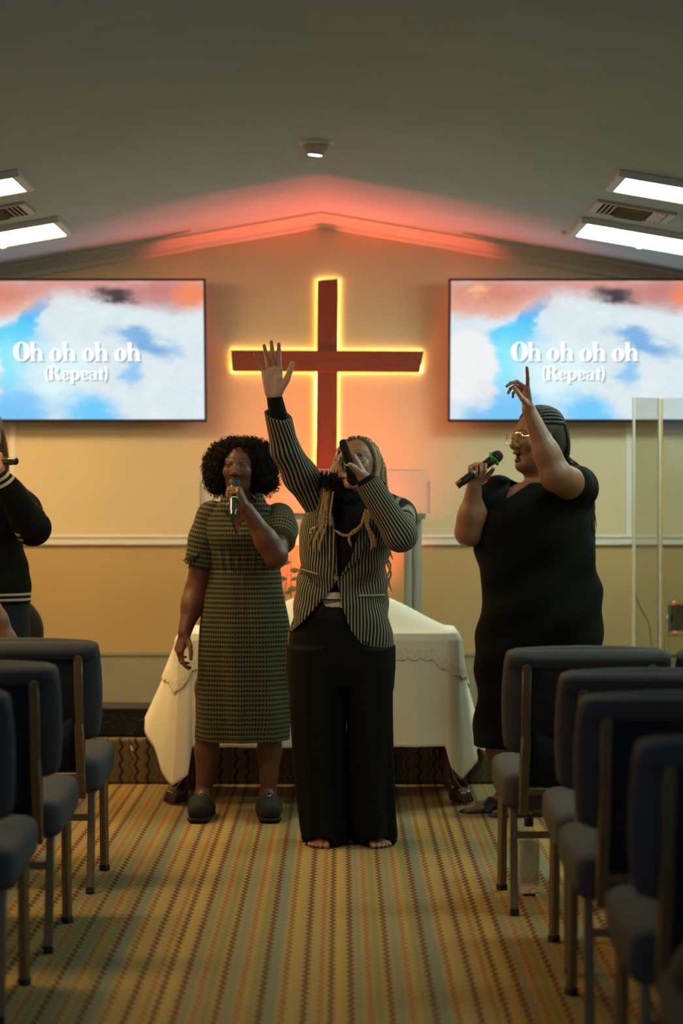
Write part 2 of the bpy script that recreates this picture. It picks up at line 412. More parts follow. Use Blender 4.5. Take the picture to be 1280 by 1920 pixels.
# lettering in a fat-face serif, drawn as flat polygons (unit: capital height)
def ell(cx, cy, rx, ry, ix, iy, a0=0, a1=360, n=28):
    v = []; f = []
    for k in range(n + 1):
        a = R(a0 + (a1 - a0) * k / n); v += [(cx + rx * math.cos(a), cy + ry * math.sin(a)), (cx + ix * math.cos(a), cy + iy * math.sin(a))]
    for k in range(n): f.append((2 * k, 2 * k + 1, 2 * k + 3, 2 * k + 2))
    return v, f
def rect(x0, y0, x1, y1): return [(x0, y0), (x1, y0), (x1, y1), (x0, y1)], [(0, 1, 2, 3)]
X = .64
GL = {
 'O': (1.0, [ell(.5, .5, .46, .52, .15, .48)]),
 'o': (.76, [ell(.37, .32, .33, .34, .10, .30)]),
 'h': (.80, [rect(.09, 0, .29, 1.0), rect(.02, 0, .36, .045), rect(.02, .95, .2, 1.0), ell(.42, .34, .29, .32, .11, .27, 0, 150, 14), rect(.52, 0, .71, .36), rect(.46, 0, .78, .045)]),
 '(': (.30, [ell(.42, .42, .34, .62, .20, .60, 110, 250, 14)]),
 ')': (.30, [ell(-.12, .42, .34, .62, .20, .60, -70, 70, 14)]),
 'R': (.98, [rect(.10, 0, .34, 1.0), rect(.02, 0, .42, .05), rect(.02, .95, .5, 1.0), ell(.46, .74, .30, .26, .09, .21, -90, 90, 14), rect(.3, .48, .5, .53), ([(.46, .5), (.66, .5), (.94, 0), (.66, 0)], [(0, 1, 2, 3)])]),
 'e': (.66, [ell(.34, .32, .30, .34, .09, .30, 20, 330, 24), rect(.2, .32, .6, .37)]),
 'p': (.80, [rect(.09, -.28, .29, .64), rect(.02, -.28, .36, -.235), rect(.02, .6, .2, .64), ell(.42, .32, .31, .34, .10, .29, -140, 140, 22)]),
 'a': (.72, [rect(.40, 0, .59, .46), rect(.4, 0, .70, .05), ell(.32, .46, .27, .20, .12, .16, 0, 160, 12), ell(.26, .18, .22, .20, .08, .16, 60, 330, 16)]),
 't': (.52, [rect(.14, .02, .33, .82), rect(.02, .57, .48, .63), ell(.31, .12, .18, .14, .07, .10, 180, 330, 10)]),
 ' ': (.36, []),
}
def text_mesh(s, cap, track=1.0):
    v = []; f = []; x = 0
    for ch in s:
        w, parts = GL[ch]
        for pv, pf in parts:
            b = len(v); v += [((x + a) * cap, c * cap) for a, c in pv]; f += [tuple(i + b for i in q) for q in pf]
        x += w * track
    W_ = x * cap
    return [(a - W_ / 2, c) for a, c in v], f
def screen(cpx, label):
    c = W(cpx, 657.5, 11.68); Mx = Matrix.Translation(Vector(c)) @ Matrix.Rotation(R(8), 4, 'X')   # top leans into the room
    t = thing('wall_screen', label, 'screen', c, 'lyric screens on the back wall')
    body = MB().box((-SCW, .0, -SCH), (SCW, .045, SCH), .006, 2, Mx).build('housing', bez_m, t)
    bz = MB(); e = .011
    for lo, hi in (((-SCW, -.006, -SCH), (SCW, .002, -SCH + e + .004)), ((-SCW, -.006, SCH - e), (SCW, .002, SCH)), ((-SCW, -.006, -SCH), (-SCW + e, .002, SCH)), ((SCW - e, -.006, -SCH), (SCW, .002, SCH))): bz.box(lo, hi, .002, 1, Mx)
    bz.build('bezel', bez_m, t)
    vs = [Mx @ Vector((x, -.003, z)) for x, z in ((-SCW + e, -SCH + e), (SCW - e, -SCH + e), (SCW - e, SCH - e), (-SCW + e, SCH - e))]
    p = obj('picture', vs, [(0, 1, 2, 3)], scr_m, t, False)
    at = p.data.attributes.new('scr', 'FLOAT_VECTOR', 'POINT'); at.data.foreach_set('vector', np.array([0, 1, 0, 1, 1, 0, 1, 0, 0, 0, 0, 0], dtype=np.float32))
    for s, cap, zc, tr in (('Oh oh oh oh', .100, -.055, .90), ('(Repeat)', .074, -.156, .94)):
        tv, tf = text_mesh(s, cap, tr)
        for nm, m, off, dx in (('lyric_shadow', sh_m, -.0045, .006), ('lyric_line', txt_m, -.006, 0)):
            obj(nm, [Mx @ Vector((a - .012 + dx, off, zc + b_ - dx)) for a, b_ in tv], tf, m, p, False)
    MB().box((-.2, .045, -.15), (.2, .10, .15), .01, 2, Mx).build('wall_bracket', bez_m, t)
screen(1079.5, 'wall mounted screen with song lyrics, right of the cross')
screen(147, 'wall mounted screen with song lyrics, left of the cross')

# ------------------------------------------------------------------ cross with backlight
m, nt, b = nt_new('cross_wood')
mp = N(nt, 'ShaderNodeMapping'); mp.inputs['Scale'].default_value = (1, 1, 1); nt.links.new(N(nt, 'ShaderNodeAttribute', attribute_name='grain').outputs['Vector'], mp.inputs[0])
nz = noise(nt, 3.0, 7, .75, mp.outputs[0]); nz2 = noise(nt, 1.6, 3, .6, mp.outputs[0])
cc = mixc(nt, nz, (.055, .014, .005), (.30, .075, .022)); cc = mixc(nt, mth(nt, 'MULTIPLY', nz2, .55), cc, (.10, .022, .008))
nt.links.new(cc, b.inputs['Base Color']); b.inputs['Roughness'].default_value = .5; bump(nt, b, nz, .25, .002); cross_m = m
ct = thing('wall_cross', 'backlit reddish brown wooden cross on the back wall', 'cross', W(613, 900, DW))
CYF, CYB = DW - .058, DW - .019
def wx(px): return (px - 640) / FPX * CYF
def wz(py): return CAMH + (HZ - py) / FPX * CYF
def beam(name, pts, horiz):
    mb = MB().prism([(wx(a), wz(c)) for a, c in pts], CYF, CYB); o = mb.build(name, cross_m, ct)
    co = np.array([list(q.co) for q in o.data.vertices]); g = co * (np.array([2.2, 14, 16]) if horiz else np.array([16, 14, 2.2])); g[:, 0] += 5 if horiz else 0
    at = o.data.attributes.new('grain', 'FLOAT_VECTOR', 'POINT'); at.data.foreach_set('vector', g.astype(np.float32).ravel())
    bv = o.modifiers.new('bevel', 'BEVEL'); bv.width = .003; bv.segments = 2
beam('vertical_beam', [(595, 525), (634, 522), (631.5, 906), (591.5, 906)], False)
mb = [(432, 656), (795, 658), (787, 698), (435, 696)]
CYF -= .004; beam('cross_beam', mb, True); CYF += .004
led = emit_mat('led_strip', (1.0, .62, .17), LED_STRENGTH)
st = MB()
def strip(a, b_, w=.010):
    (x0, z0), (x1, z1) = (wx(a[0]), wz(a[1])), (wx(b_[0]), wz(b_[1]))
    st.box((min(x0, x1) - w / 2, CYB + .002, min(z0, z1) - w / 2), (max(x0, x1) + w / 2, CYB + .012, max(z0, z1) + w / 2))
i_ = 2.0
for a, b_ in (((595 + i_, 525 + i_), (595 + i_, 656)), ((634 - i_, 522 + i_), (634 - i_, 656)), ((597, 525), (632, 525)), ((434, 656 + i_), (594, 656 + i_)), ((636, 657 + i_), (791, 657 + i_)), ((437, 696 - i_), (592, 696 - i_)), ((634, 697 - i_), (786, 697 - i_)),
              ((436, 658), (436, 695)), ((789, 660), (789, 696)), ((593.5, 697), (593.5, 903)), ((630, 697), (630, 903)), ((594, 903), (630, 903))): strip(a, b_)
st.build('light_strip', led, ct)
for q in ((613, 560), (613, 860), (480, 677), (750, 677)): MB().box((wx(q[0]) - .015, CYB, wz(q[1]) - .015), (wx(q[0]) + .015, DW, wz(q[1]) + .015)).build('standoff', bez_m, ct)

# ------------------------------------------------------------------ red uplight on the stage behind the table
ux, uy, uz = (628 - 640) / FPX * 11.61, 11.61, STAGE_Z; UL = .18
t = thing('stage_uplight', 'red glowing light bar on the stage behind the table', 'stage light', (ux, uy, uz))
Mu = Matrix.Translation((ux, uy, uz + .22)) @ Matrix.Rotation(R(-2), 4, 'X')
hs_ = MB()
for lo, hi in (((-UL - .02, -.05, -.05), (UL + .02, .05, .01)), ((-UL - .02, -.05, 0), (UL + .02, -.042, .05)), ((-UL - .02, .042, 0), (UL + .02, .05, .05)), ((-UL - .02, -.05, 0), (-UL - .012, .05, .05)), ((UL + .012, -.05, 0), (UL + .02, .05, .05))): hs_.box(lo, hi, .002, 1, Mu)
hs_.build('housing', bez_m, t)
for q in (-.12, .12): MB().box((ux + q - .012, uy - .055, uz), (ux + q + .012, uy + .055, uz + .012), .002).box((ux + q - .012, uy - .062, uz), (ux + q + .012, uy - .055, uz + .22), .002).box((ux + q - .012, uy + .055, uz), (ux + q + .012, uy + .062, uz + .22), .002).build('bracket', bez_m, t)
MB().box((-UL, -.035, .012), (UL, .035, .022), .002, 1, Mu).build('lamp_lens', emit_mat('uplight_lens', (1.0, .16, .06), 5.0), t)
al = bpy.data.lights.new('uplight_beam', 'AREA'); al.shape = 'RECTANGLE'; al.size = 2 * UL; al.size_y = .06; al.energy = UPLIGHT_W; al.color = (1.0, .105, .055); al.spread = R(72)
so = bpy.data.objects.new('uplight_beam', al); COL.objects.link(so); so.parent = t; so.location = (0, .005, .22 + .03); so.rotation_euler = (R(180 - 2), 0, 0)

# ------------------------------------------------------------------ lectern
LD = 11.0
lm = mat('lectern_metal', (.33, .38, .36), .42, metal=.25, var=.04); acr = acrylic('clear_acrylic')
t = thing('lectern', 'wide clear acrylic lectern on grey-green columns behind the table', 'lectern', (W(590, 0, LD)[0], LD, STAGE_Z))
xl, xr = W(379, 0, LD)[0], W(803, 0, LD)[0]; zt, zb = W(0, 881, LD)[2], W(0, 962, LD)[2]
def rr_sheet(x0, x1, z0, z1, y0, y1, r):
    pts = [(x0, z0), (x1, z0)] + [(x1 - r + r * math.cos(R(a)), z1 - r + r * math.sin(R(a))) for a in range(0, 91, 15)] + [(x0 + r - r * math.sin(R(a)), z1 - r + r * math.cos(R(a))) for a in range(0, 91, 15)]
    return MB().prism(pts, y0, y1)
rr_sheet(xl, xr, zb, zt, LD - .20, LD - .19, .04).build('front_panel', acr, t)
edge_m = mat('acrylic_edge', (.55, .50, .50), .2, var=.05)
MB().box((xl + .035, LD - .203, zt - .004), (xr - .035, LD - .187, zt + .002), .002).build('panel_edge', edge_m, t)
MB().box((xl, LD - .19, zb), (xl + .008, LD + .16, zt - .06)).build('side_panel', acr, t)
MB().box((xr - .008, LD - .19, zb), (xr, LD + .16, zt - .06)).build('side_panel', acr, t)
def stadium(x0, x1, yc, hw):
    return [(x1 - hw + hw * math.cos(R(a)), yc + hw * math.sin(R(a))) for a in range(-90, 91, 12)] + [(x0 + hw - hw * math.cos(R(a)), yc - hw * math.sin(R(a))) for a in range(-90, 91, 12)]
MB().prism(stadium(xl + .01, xr - .012, LD, .19), zb - .03, zb, axis=2).build('shelf', lm, t)
for c in (773, 409):
    x = W(c, 0, LD)[0]; mb = MB()
    for dx in (-.022, .022): mb.lathe([(.023, STAGE_Z + .03), (.023, zb - .03)], 20, Matrix.Translation((x + dx, LD - .05, 0)))
    mb.build('column', lm, t, True)
MB().prism(stadium(xl + .03, xr - .03, LD, .24), STAGE_Z, STAGE_Z + .03, axis=2).build('base', lm, t)

# ------------------------------------------------------------------ communion table, cloths
TD0, TD1 = 9.66, 10.22; TX0, TX1 = W(336, 0, 9.66)[0], W(858, 0, 9.66)[0]; TZ = 0.745
wood = mat('dark_mahogany', (.055, .018, .010), .22, var=.25, nscale=14, coat=.5)
tb = thing('communion_table', 'dark wooden table with claw feet under white cloths', 'table', ((TX0 + TX1) / 2, (TD0 + TD1) / 2, 0))
MB().box((TX0 + .01, TD0 + .01, TZ - .03), (TX1 - .01, TD1 - .01, TZ), .008, 2).build('table_top', wood, tb)
MB().box((TX0 + .06, TD0 + .05, TZ - .14), (TX1 - .06, TD1 - .05, TZ - .03)).build('apron', wood, tb)
# ------------------------------------------------------------------ signed distance modelling (bodies, clothes, carved legs)
def smin(a, b, k):
    if k <= 0: return np.minimum(a, b)
    h = np.clip(.5 + .5 * (b - a) / k, 0, 1); return b * (1 - h) + a * h - k * h * (1 - h)
def V3(*a): return np.array(a, dtype=float)
def cap(a, b, r1, r2=None, k=.02, op='u', sq=None):
    """tapered capsule; sq=(axis vector, factor) flattens it along an axis"""
    a = np.asarray(a, float); b = np.asarray(b, float); r2 = r1 if r2 is None else r2
    ab = b - a; L2 = float(ab @ ab) + 1e-12
    if sq: q = np.asarray(sq[0], float); q = q / np.linalg.norm(q); g = 1 / sq[1] - 1
    def fn(x, y, z):
        px, py, pz = x - a[0], y - a[1], z - a[2]
        t = np.clip((px * ab[0] + py * ab[1] + pz * ab[2]) / L2, 0, 1)
        dx, dy, dz = px - t * ab[0], py - t * ab[1], pz - t * ab[2]
        if sq:
            w = (dx * q[0] + dy * q[1] + dz * q[2]) * g
            dx, dy, dz = dx + w * q[0], dy + w * q[1], dz + w * q[2]
        return np.sqrt(dx * dx + dy * dy + dz * dz) - (r1 + t * (r2 - r1))
    m = max(r1, r2); m = m * max(1, 1 if not sq else 1.0) + .012
    return (fn, np.minimum(a, b) - m, np.maximum(a, b) + m, k, op)
def elp(c, r, Rm=None, k=.02, op='u'):
    c = np.asarray(c, float); r = np.asarray(r, float); Rm = np.eye(3) if Rm is None else Rm
    def fn(x, y, z):
        px, py, pz = x - c[0], y - c[1], z - c[2]
        l = [Rm[0, i] * px + Rm[1, i] * py + Rm[2, i] * pz for i in range(3)]
        k0 = np.sqrt((l[0] / r[0]) ** 2 + (l[1] / r[1]) ** 2 + (l[2] / r[2]) ** 2)
        k1 = np.sqrt((l[0] / r[0] ** 2) ** 2 + (l[1] / r[1] ** 2) ** 2 + (l[2] / r[2] ** 2) ** 2) + 1e-9
        return k0 * (k0 - 1) / k1
    m = r.max() + .012
    return (fn, c - m, c + m, k, op)
def loft(rows, k=.02, op='u', fold=None, yaw=0.0, grow=0.0, cap0=True, cap1=True):
    """rows: (z, cx, cy, rx, ry); elliptical sections, smooth in z"""
    rows = sorted(rows); A = np.array(rows, float)
    zz = np.linspace(A[0, 0], A[-1, 0], 140)
    def pch(col):
        x = A[:, 0]; y = A[:, col]; h = np.diff(x); d = np.diff(y) / h; mm = np.zeros(len(x))
        for i in range(1, len(x) - 1):
            if d[i - 1] * d[i] > 0: mm[i] = 2 * d[i - 1] * d[i] / (d[i - 1] + d[i])
        mm[0] = d[0]; mm[-1] = d[-1]; out = []
        for z in zz:
            i = min(max(np.searchsorted(x, z) - 1, 0), len(x) - 2); t = (z - x[i]) / h[i]
            out.append((1 + 2 * t) * (1 - t) ** 2 * y[i] + t * (1 - t) ** 2 * h[i] * mm[i] + t * t * (3 - 2 * t) * y[i + 1] + t * t * (t - 1) * h[i] * mm[i + 1])
        return np.array(out)
    C = [pch(i) for i in range(1, 5)]; cy_, sy_ = math.cos(yaw), math.sin(yaw)
    def fn(x, y, z):
        zc = z
        cx, cy, rx, ry = [np.interp(zc.ravel(), zz, q).reshape(zc.shape) for q in C]
        rx = rx + grow; ry = ry + grow
        dx, dy = x - cx, y - cy
        lx = dx * cy_ + dy * sy_; ly = -dx * sy_ + dy * cy_
        v = (np.sqrt((lx / rx) ** 2 + (ly / ry) ** 2) - 1) * np.minimum(rx, ry)
        if fold is not None: v = v + fold(np.arctan2(lx, -ly), zc)
        if cap0: v = np.maximum(v, A[0, 0] - zc)
        if cap1: v = np.maximum(v, zc - A[-1, 0])
        return v
    m = max(A[:, 3].max(), A[:, 4].max()) + grow + .025
    lo = V3(A[:, 1].min() - m, A[:, 2].min() - m, A[0, 0] - .015); hi = V3(A[:, 1].max() + m, A[:, 2].max() + m, A[-1, 0] + .015)
    return (fn, lo, hi, k, op)
def field(fn, lo, hi, k=.004, op='s'): return (fn, np.asarray(lo, float), np.asarray(hi, float), k, op)
def evaluate(prims, lo, hi, h):
    n = np.ceil((hi - lo) / h).astype(int) + 1
    ax = [lo[i] + h * np.arange(n[i]) for i in range(3)]
    d = np.full(n, 1.0, np.float32)
    for fn, a, b, k, op in prims:
        pad = k + 2 * h
        i0 = np.maximum(np.floor((a - pad - lo) / h).astype(int), 0); i1 = np.minimum(np.ceil((b + pad - lo) / h).astype(int) + 1, n)
        if (i1 <= i0).any(): continue
        sl = tuple(slice(p, q) for p, q in zip(i0, i1))
        x = ax[0][sl[0]][:, None, None]; y = ax[1][sl[1]][None, :, None]; z = ax[2][sl[2]][None, None, :]
        v = fn(x, y, z)
        if op == 'u': d[sl] = smin(d[sl], v, k)
        elif op == 's': d[sl] = -smin(-d[sl], v, k)
        elif op == 'i': d[sl] = -smin(-d[sl], -v, k)
    return d
def nets(d, lo, h):
    ins = d < 0
    c = [ins[i:ins.shape[0] - 1 + i, j:ins.shape[1] - 1 + j, k:ins.shape[2] - 1 + k] for i in (0, 1) for j in (0, 1) for k in (0, 1)]
    cnt = np.zeros(c[0].shape, np.uint8)
    for q in c: cnt += q
    act = (cnt > 0) & (cnt < 8); I = np.argwhere(act)
    if len(I) == 0: return np.zeros((0, 3)), np.zeros((0, 4), int)
    cor = np.array([(i, j, k) for i in (0, 1) for j in (0, 1) for k in (0, 1)])
    val = np.stack([d[I[:, 0] + q[0], I[:, 1] + q[1], I[:, 2] + q[2]] for q in cor], 1).astype(np.float64)
    acc = np.zeros((len(I), 3)); num = np.zeros(len(I))
    for a in range(8):
        for b in range(a + 1, 8):
            if np.abs(cor[a] - cor[b]).sum() != 1: continue
            va, vb = val[:, a], val[:, b]; s = (va < 0) != (vb < 0)
            t = np.where(s, va / np.where(s, va - vb, 1), 0)
            acc += s[:, None] * (cor[a] + t[:, None] * (cor[b] - cor[a])); num += s
    V = lo + h * (I + acc / num[:, None])
    idx = np.full(act.shape, -1, np.int32); idx[act] = np.arange(len(I))
    F = []
    for ax in range(3):
        o1, o2 = [q for q in range(3) if q != ax]
        sl0 = [slice(None)] * 3; sl1 = [slice(None)] * 3; sl0[ax] = slice(0, -1); sl1[ax] = slice(1, None)
        A_, B_ = ins[tuple(sl0)], ins[tuple(sl1)]
        E = np.argwhere(A_ != B_)
        ok = (E[:, o1] > 0) & (E[:, o2] > 0) & (E[:, o1] < ins.shape[o1] - 1) & (E[:, o2] < ins.shape[o2] - 1); E = E[ok]
        sgn = A_[E[:, 0], E[:, 1], E[:, 2]]
        def g(a, b):
            q = E.copy(); q[:, o1] -= a; q[:, o2] -= b; return idx[q[:, 0], q[:, 1], q[:, 2]]
        quad = np.stack([g(1, 1), g(0, 1), g(0, 0), g(1, 0)], 1)
        flip = sgn if ax != 1 else ~sgn
        quad = np.where(flip[:, None], quad, quad[:, ::-1]); F.append(quad)
    F = np.vstack(F); return V, F[(F >= 0).all(1)]
def sdf_mesh(prims, h, lo=None, hi=None, post=None):
    if lo is None:
        ad = [p for p in prims if p[4] == 'u']; lo = np.min([p[1] for p in ad], 0) - .01; hi = np.max([p[2] for p in ad], 0) + .01
    d = evaluate(prims, np.asarray(lo, float), np.asarray(hi, float), h)
    return nets(d, np.asarray(lo, float), h)
def patched(prims, h, patches):
    """coarse mesh with finer boxes [(lo, hi, h)] replacing it locally; one vertex list"""
    V, F = sdf_mesh(prims, h)
    keep = np.ones(len(F), bool)
    for lo, hi, hh in patches:
        ins = ((V > np.asarray(lo) + h * .5) & (V < np.asarray(hi) - h * .5)).all(1); keep &= ~ins[F].all(1)
    F = F[keep]; used = np.unique(F); mp_ = np.full(len(V), -1); mp_[used] = np.arange(len(used)); V, F = V[used], mp_[F]
    for lo, hi, hh in patches:
        v, f = sdf_mesh(prims, hh, np.asarray(lo, float), np.asarray(hi, float)); F = np.vstack([F, f + len(V)]); V = np.vstack([V, v])
    return V, F
def rotm(yaw=0, pitch=0, roll=0):
    return np.array(Euler((R(pitch), R(roll), 0), 'XYZ').to_matrix()) if False else np.array((Matrix.Rotation(R(yaw), 3, 'Z') @ Matrix.Rotation(R(pitch), 3, 'X') @ Matrix.Rotation(R(roll), 3, 'Y')))
def vattr(o, name, arr):
    arr = np.asarray(arr, np.float32)
    if arr.ndim == 2 and arr.shape[1] == 3 and name == 'col':
        at = o.data.attributes.new(name, 'FLOAT_COLOR', 'POINT'); at.data.foreach_set('color', np.hstack([arr, np.ones((len(arr), 1), np.float32)]).ravel())
    else:
        at = o.data.attributes.new(name, 'FLOAT_VECTOR', 'POINT'); at.data.foreach_set('vector', arr.ravel())

# cabriole legs with claw feet (mirrored left and right)
def claw_leg(sx, sy, x, y):
    out = V3(sx, sy * .6, 0) / np.linalg.norm([1, .6]); P = lambda o_, z: V3(x, y, z) + out * o_
    pr = [cap(P(0, .64), P(.0, .52), .040, .042), cap(P(0, .52), P(.045, .42), .042, .040), cap(P(.045, .42), P(.035, .26), .040, .027), cap(P(.035, .26), P(.045, .11), .027, .022), cap(P(.045, .11), P(.085, .05), .022, .030, k=.025)]
    side = V3(-out[1], out[0], 0)
    for q in (-.034, -.012, .012, .034):
        b = P(.085, .058) + side * q * .7; m_ = P(.125, .045) + side * q * 1.1; e = P(.142, .014) + side * q * 1.15
        pr += [cap(b, m_, .013, .012, k=.004), cap(m_, e, .012, .009, k=.004)]
    pr.append(cap(P(.07, .03), P(.10, .022), .024, .022, k=.01))
    pr.append(field(lambda x_, y_, z_: z_ + 0 * x_ + 0 * y_ - .002, P(-.2, -.1) - .3, P(.2, .004) + .3))
    V, F = sdf_mesh(pr, .005); obj('leg', V, F, wood, tb)
for sx in (-1, 1):
    for sy, yy in ((-1, TD0 + .09), (1, TD1 - .09)):
        claw_leg(sx, sy, (TX0 + .075) if sx < 0 else (TX1 - .075), yy)
# ------------------------------------------------------------------ table cloths
cloth_m = mat('white_linen', (.86, .82, .68), .85, var=.03, nscale=5, bstr=.15, bscale=500, spec=.2)
m, nt, b = nt_new('white_lace')
sepz = N(nt, 'ShaderNodeSeparateXYZ'); nt.links.new(N(nt, 'ShaderNodeAttribute', attribute_name='lace').outputs['Vector'], sepz.inputs[0])
vo = N(nt, 'ShaderNodeTexVoronoi', feature='DISTANCE_TO_EDGE'); vo.inputs['Scale'].default_value = 55
hem = sepz.outputs[1]                                  # distance above the scalloped hem
near = mth(nt, 'LESS_THAN', hem, .055); rim = mth(nt, 'LESS_THAN', hem, .008)
holes = mth(nt, 'MULTIPLY', near, mth(nt, 'LESS_THAN', vo.outputs[0], .10))
nt.links.new(mixc(nt, mth(nt, 'MAXIMUM', mth(nt, 'MULTIPLY', rim, .0), mth(nt, 'MULTIPLY', holes, .45)), (.88, .85, .72), (.60, .55, .42)), b.inputs['Base Color'])
b.inputs['Roughness'].default_value = .85; b.inputs['Specular IOR Level'].default_value = .2
bump(nt, b, mth(nt, 'ADD', mth(nt, 'MULTIPLY', near, vo.outputs[0]), mth(nt, 'MULTIPLY', rim, .6)), .6, .004)
lace_m = m
w_, h_ = TX1 - TX0, TD1 - TD0; PER = 2 * (w_ + h_)
def perim(t):
    """arc position from the front-left corner, running right along the front; point, outward normal"""
    t = t % PER; rr = .05
    def P(t):
        t = t % PER
        if t < w_: return V3(TX0 + t, TD0)
        if t < w_ + h_: return V3(TX1, TD0 + t - w_)
        if t < 2 * w_ + h_: return V3(TX1 - (t - w_ - h_), TD1)
        return V3(TX0, TD1 - (t - 2 * w_ - h_))
    p = (P(t - rr) + 2 * P(t) + P(t + rr)) / 4; tg = P(t + rr) - P(t - rr); tg /= np.linalg.norm(tg)
    return p, V3(tg[1], -tg[0])
cFL, cFR, cBR, cBL = 0.0, w_, w_ + h_, 2 * w_ + h_
KEYS = [(cFL, .085, .045), (.045, .14, .035), (.055, .258, .010), (.3, .255, .014), (w_ - .30, .258, .014), (w_ - .055, .262, .010), (w_ - .035, .17, .03), (cFR, .115, .040), (cFR + .06, .17, .07), (cFR + h_ / 2, .24, .075), (cBR - .06, .19, .10), (cBR, .13, .20), (cBR + .08, .25, .05),
        (cBL - .08, .25, .05), (cBL, .20, .15), (cBL + .08, .30, .17), (cBL + h_ / 2, .355, .17), (PER - .14, .24, .11), (PER - .02, .09, .05), (PER, .085, .045)]
kt = [q[0] for q in KEYS]
def hemz(t): return np.interp(t % PER, kt, [q[1] for q in KEYS])
def flare(t): return np.interp(t % PER, kt, [q[2] for q in KEYS])
LK = [(0, .50), (.06, .60), (.12, .652), (w_ - .12, .655), (w_ - .05, .60), (w_, .575), (w_ + .1, .56), (cBR - .05, .50), (cBR, .46), (cBR + .1, .64), (cBL - .1, .64), (cBL, .5), (cBL + .1, .56), (PER - .1, .54), (PER, .50)]
def drape(t, s, zh, off):
    p, n = perim(t); fl = flare(t); full = TZ + .006 - hemz(t)
    drop = s * (TZ + .006 - zh); f = drop / full
    wob = .010 * math.sin(t * 19) * f + .006 * math.sin(t * 43 + 1) * f
    o_ = fl * f ** 1.15 + wob + off + .014 * min(1, drop / .03)
    return V3(p[0] + n[0] * o_, p[1] + n[1] * o_, TZ + .006 + off - drop + (.0))
def mound(x, y):
    xc = x - .0; tx = min(1, max(0, (.50 - abs(xc)) / .30)); tx = tx * tx * (3 - 2 * tx) * .35 + tx * .65
    ty = min(1, max(0, (y - TD0) / .22)); ty = ty * ty * (3 - 2 * ty); ty2 = min(1, max(0, (TD1 - y) / .12))
    return .14 * tx * ty * ty2
def cloth(name, matl, label, lace):
    NT, NS = 560, 40; off = .006 if lace else 0.0
    vs = []; la = []
    for i in range(NT):
        t = PER * i / NT
        if lace:
            zb_ = np.interp(t, [q[0] for q in LK], [q[1] for q in LK]); ph = (t / .056) % 1.0
            zh = zb_ - .022 * math.sqrt(max(0, 1 - (2 * ph - 1) ** 2))
        else: zh = hemz(t)
        for k in range(NS + 1):
            p = drape(t, k / NS, zh, off); vs.append(p); la.append((t, p[2] - zh, 0))
    fs = []
    for i in range(NT):
        j = (i + 1) % NT
        for k in range(NS): fs.append((i * (NS + 1) + k, i * (NS + 1) + k + 1, j * (NS + 1) + k + 1, j * (NS + 1) + k))
    NR = 26; base = len(vs); c = V3((TX0 + TX1) / 2, (TD0 + TD1) / 2)
    for q in range(1, NR + 1):
        for i in range(NT):
            p, n = perim(PER * i / NT); u = 1 - q / NR * .98; xy = c + (p - c) * u
            z = TZ + .006 + off + (mound(xy[0], xy[1]) if lace else mound(xy[0], xy[1]) * .96)
            vs.append(V3(xy[0], xy[1], z)); la.append((PER * i / NT, 1, 0))
    ring = lambda q, i: (i * (NS + 1)) if q == 0 else base + (q - 1) * NT + i
    for q in range(NR):
        for i in range(NT):
            j = (i + 1) % NT; fs.append((ring(q, i), ring(q, j), ring(q + 1, j), ring(q + 1, i)))
    fs.append(tuple(ring(NR, i) for i in range(NT)))
    o = obj(name, np.array(vs) - np.array([0, 0, 0]), fs, matl, None); vattr(o, 'lace', np.array(la))
    sd = o.modifiers.new('thickness', 'SOLIDIFY'); sd.thickness = .0025; sd.offset = 1
    return tag(o, label, 'tablecloth')
cloth('tablecloth', cloth_m, 'long plain white tablecloth hanging nearly to the floor over the table', False)
cloth('lace_overcloth', lace_m, 'short white overcloth with scalloped lace hem on top of the table', True)

# leafy sprigs in a vase on the stage
pv = W(547, 1150, 10.56); t = thing('leafy_sprigs', 'slender leafy sprigs in a vase between the two women', 'plant', (pv[0], 10.56, STAGE_Z))
MB().lathe([(.05, .0), (.065, .05), (.07, .16), (.045, .27), (.04, .30), (.05, .32), (.042, .32), (.03, .28)], 24, Matrix.Translation((pv[0], 10.56, STAGE_Z))).build('vase', mat('vase_ceramic', (.55, .5, .42), .4), t, True)
stem_m = mat('sprig_stem', (.22, .07, .04), .6); leaf_m = mat('sprig_leaf', (.16, .20, .10), .55, var=.25, nscale=60)
leafv = [(0, 0, 0), (.010, .012, .003), (.012, .028, .004), (.0, .048, .0), (-.012, .028, .004), (-.010, .012, .003), (0, .024, -.003)]
leaff = [(0, 1, 6), (1, 2, 6), (2, 3, 6), (3, 4, 6), (4, 5, 6), (5, 0, 6)]
for k, (ex, ey, tilt) in enumerate(((528, 1050, -.05), (545, 1042, 0), (560, 1058, .04), (538, 1075, -.02), (556, 1095, .05), (532, 1110, -.06))):
    a = V3(pv[0], 10.56, STAGE_Z + .28); e = W(ex, ey, 10.53 + .06 * (k % 2)); mid = (a * .4 + e * .6) + V3(tilt, 0, .02)
    path = spline([a, mid, e], 14); MB().tube(path, np.linspace(.004, .0018, 14), 6).build('stem', stem_m, t, True)
    for q in (1, 4):
        p = path[8 + q]; s_ = 1 if q % 2 else -1; sc = .75 + .1 * q
        Mq = Matrix.Translation(Vector(p)) @ Matrix.Rotation(R(s_ * (60 + 8 * q)), 4, 'Y') @ Matrix.Rotation(R(70), 4, 'X') @ Matrix.Scale(sc, 4)
        o = obj('leaf', [Mq @ Vector(v) for v in leafv], leaff, leaf_m, t)
        sd = o.modifiers.new('thickness', 'SOLIDIFY'); sd.thickness = .0012

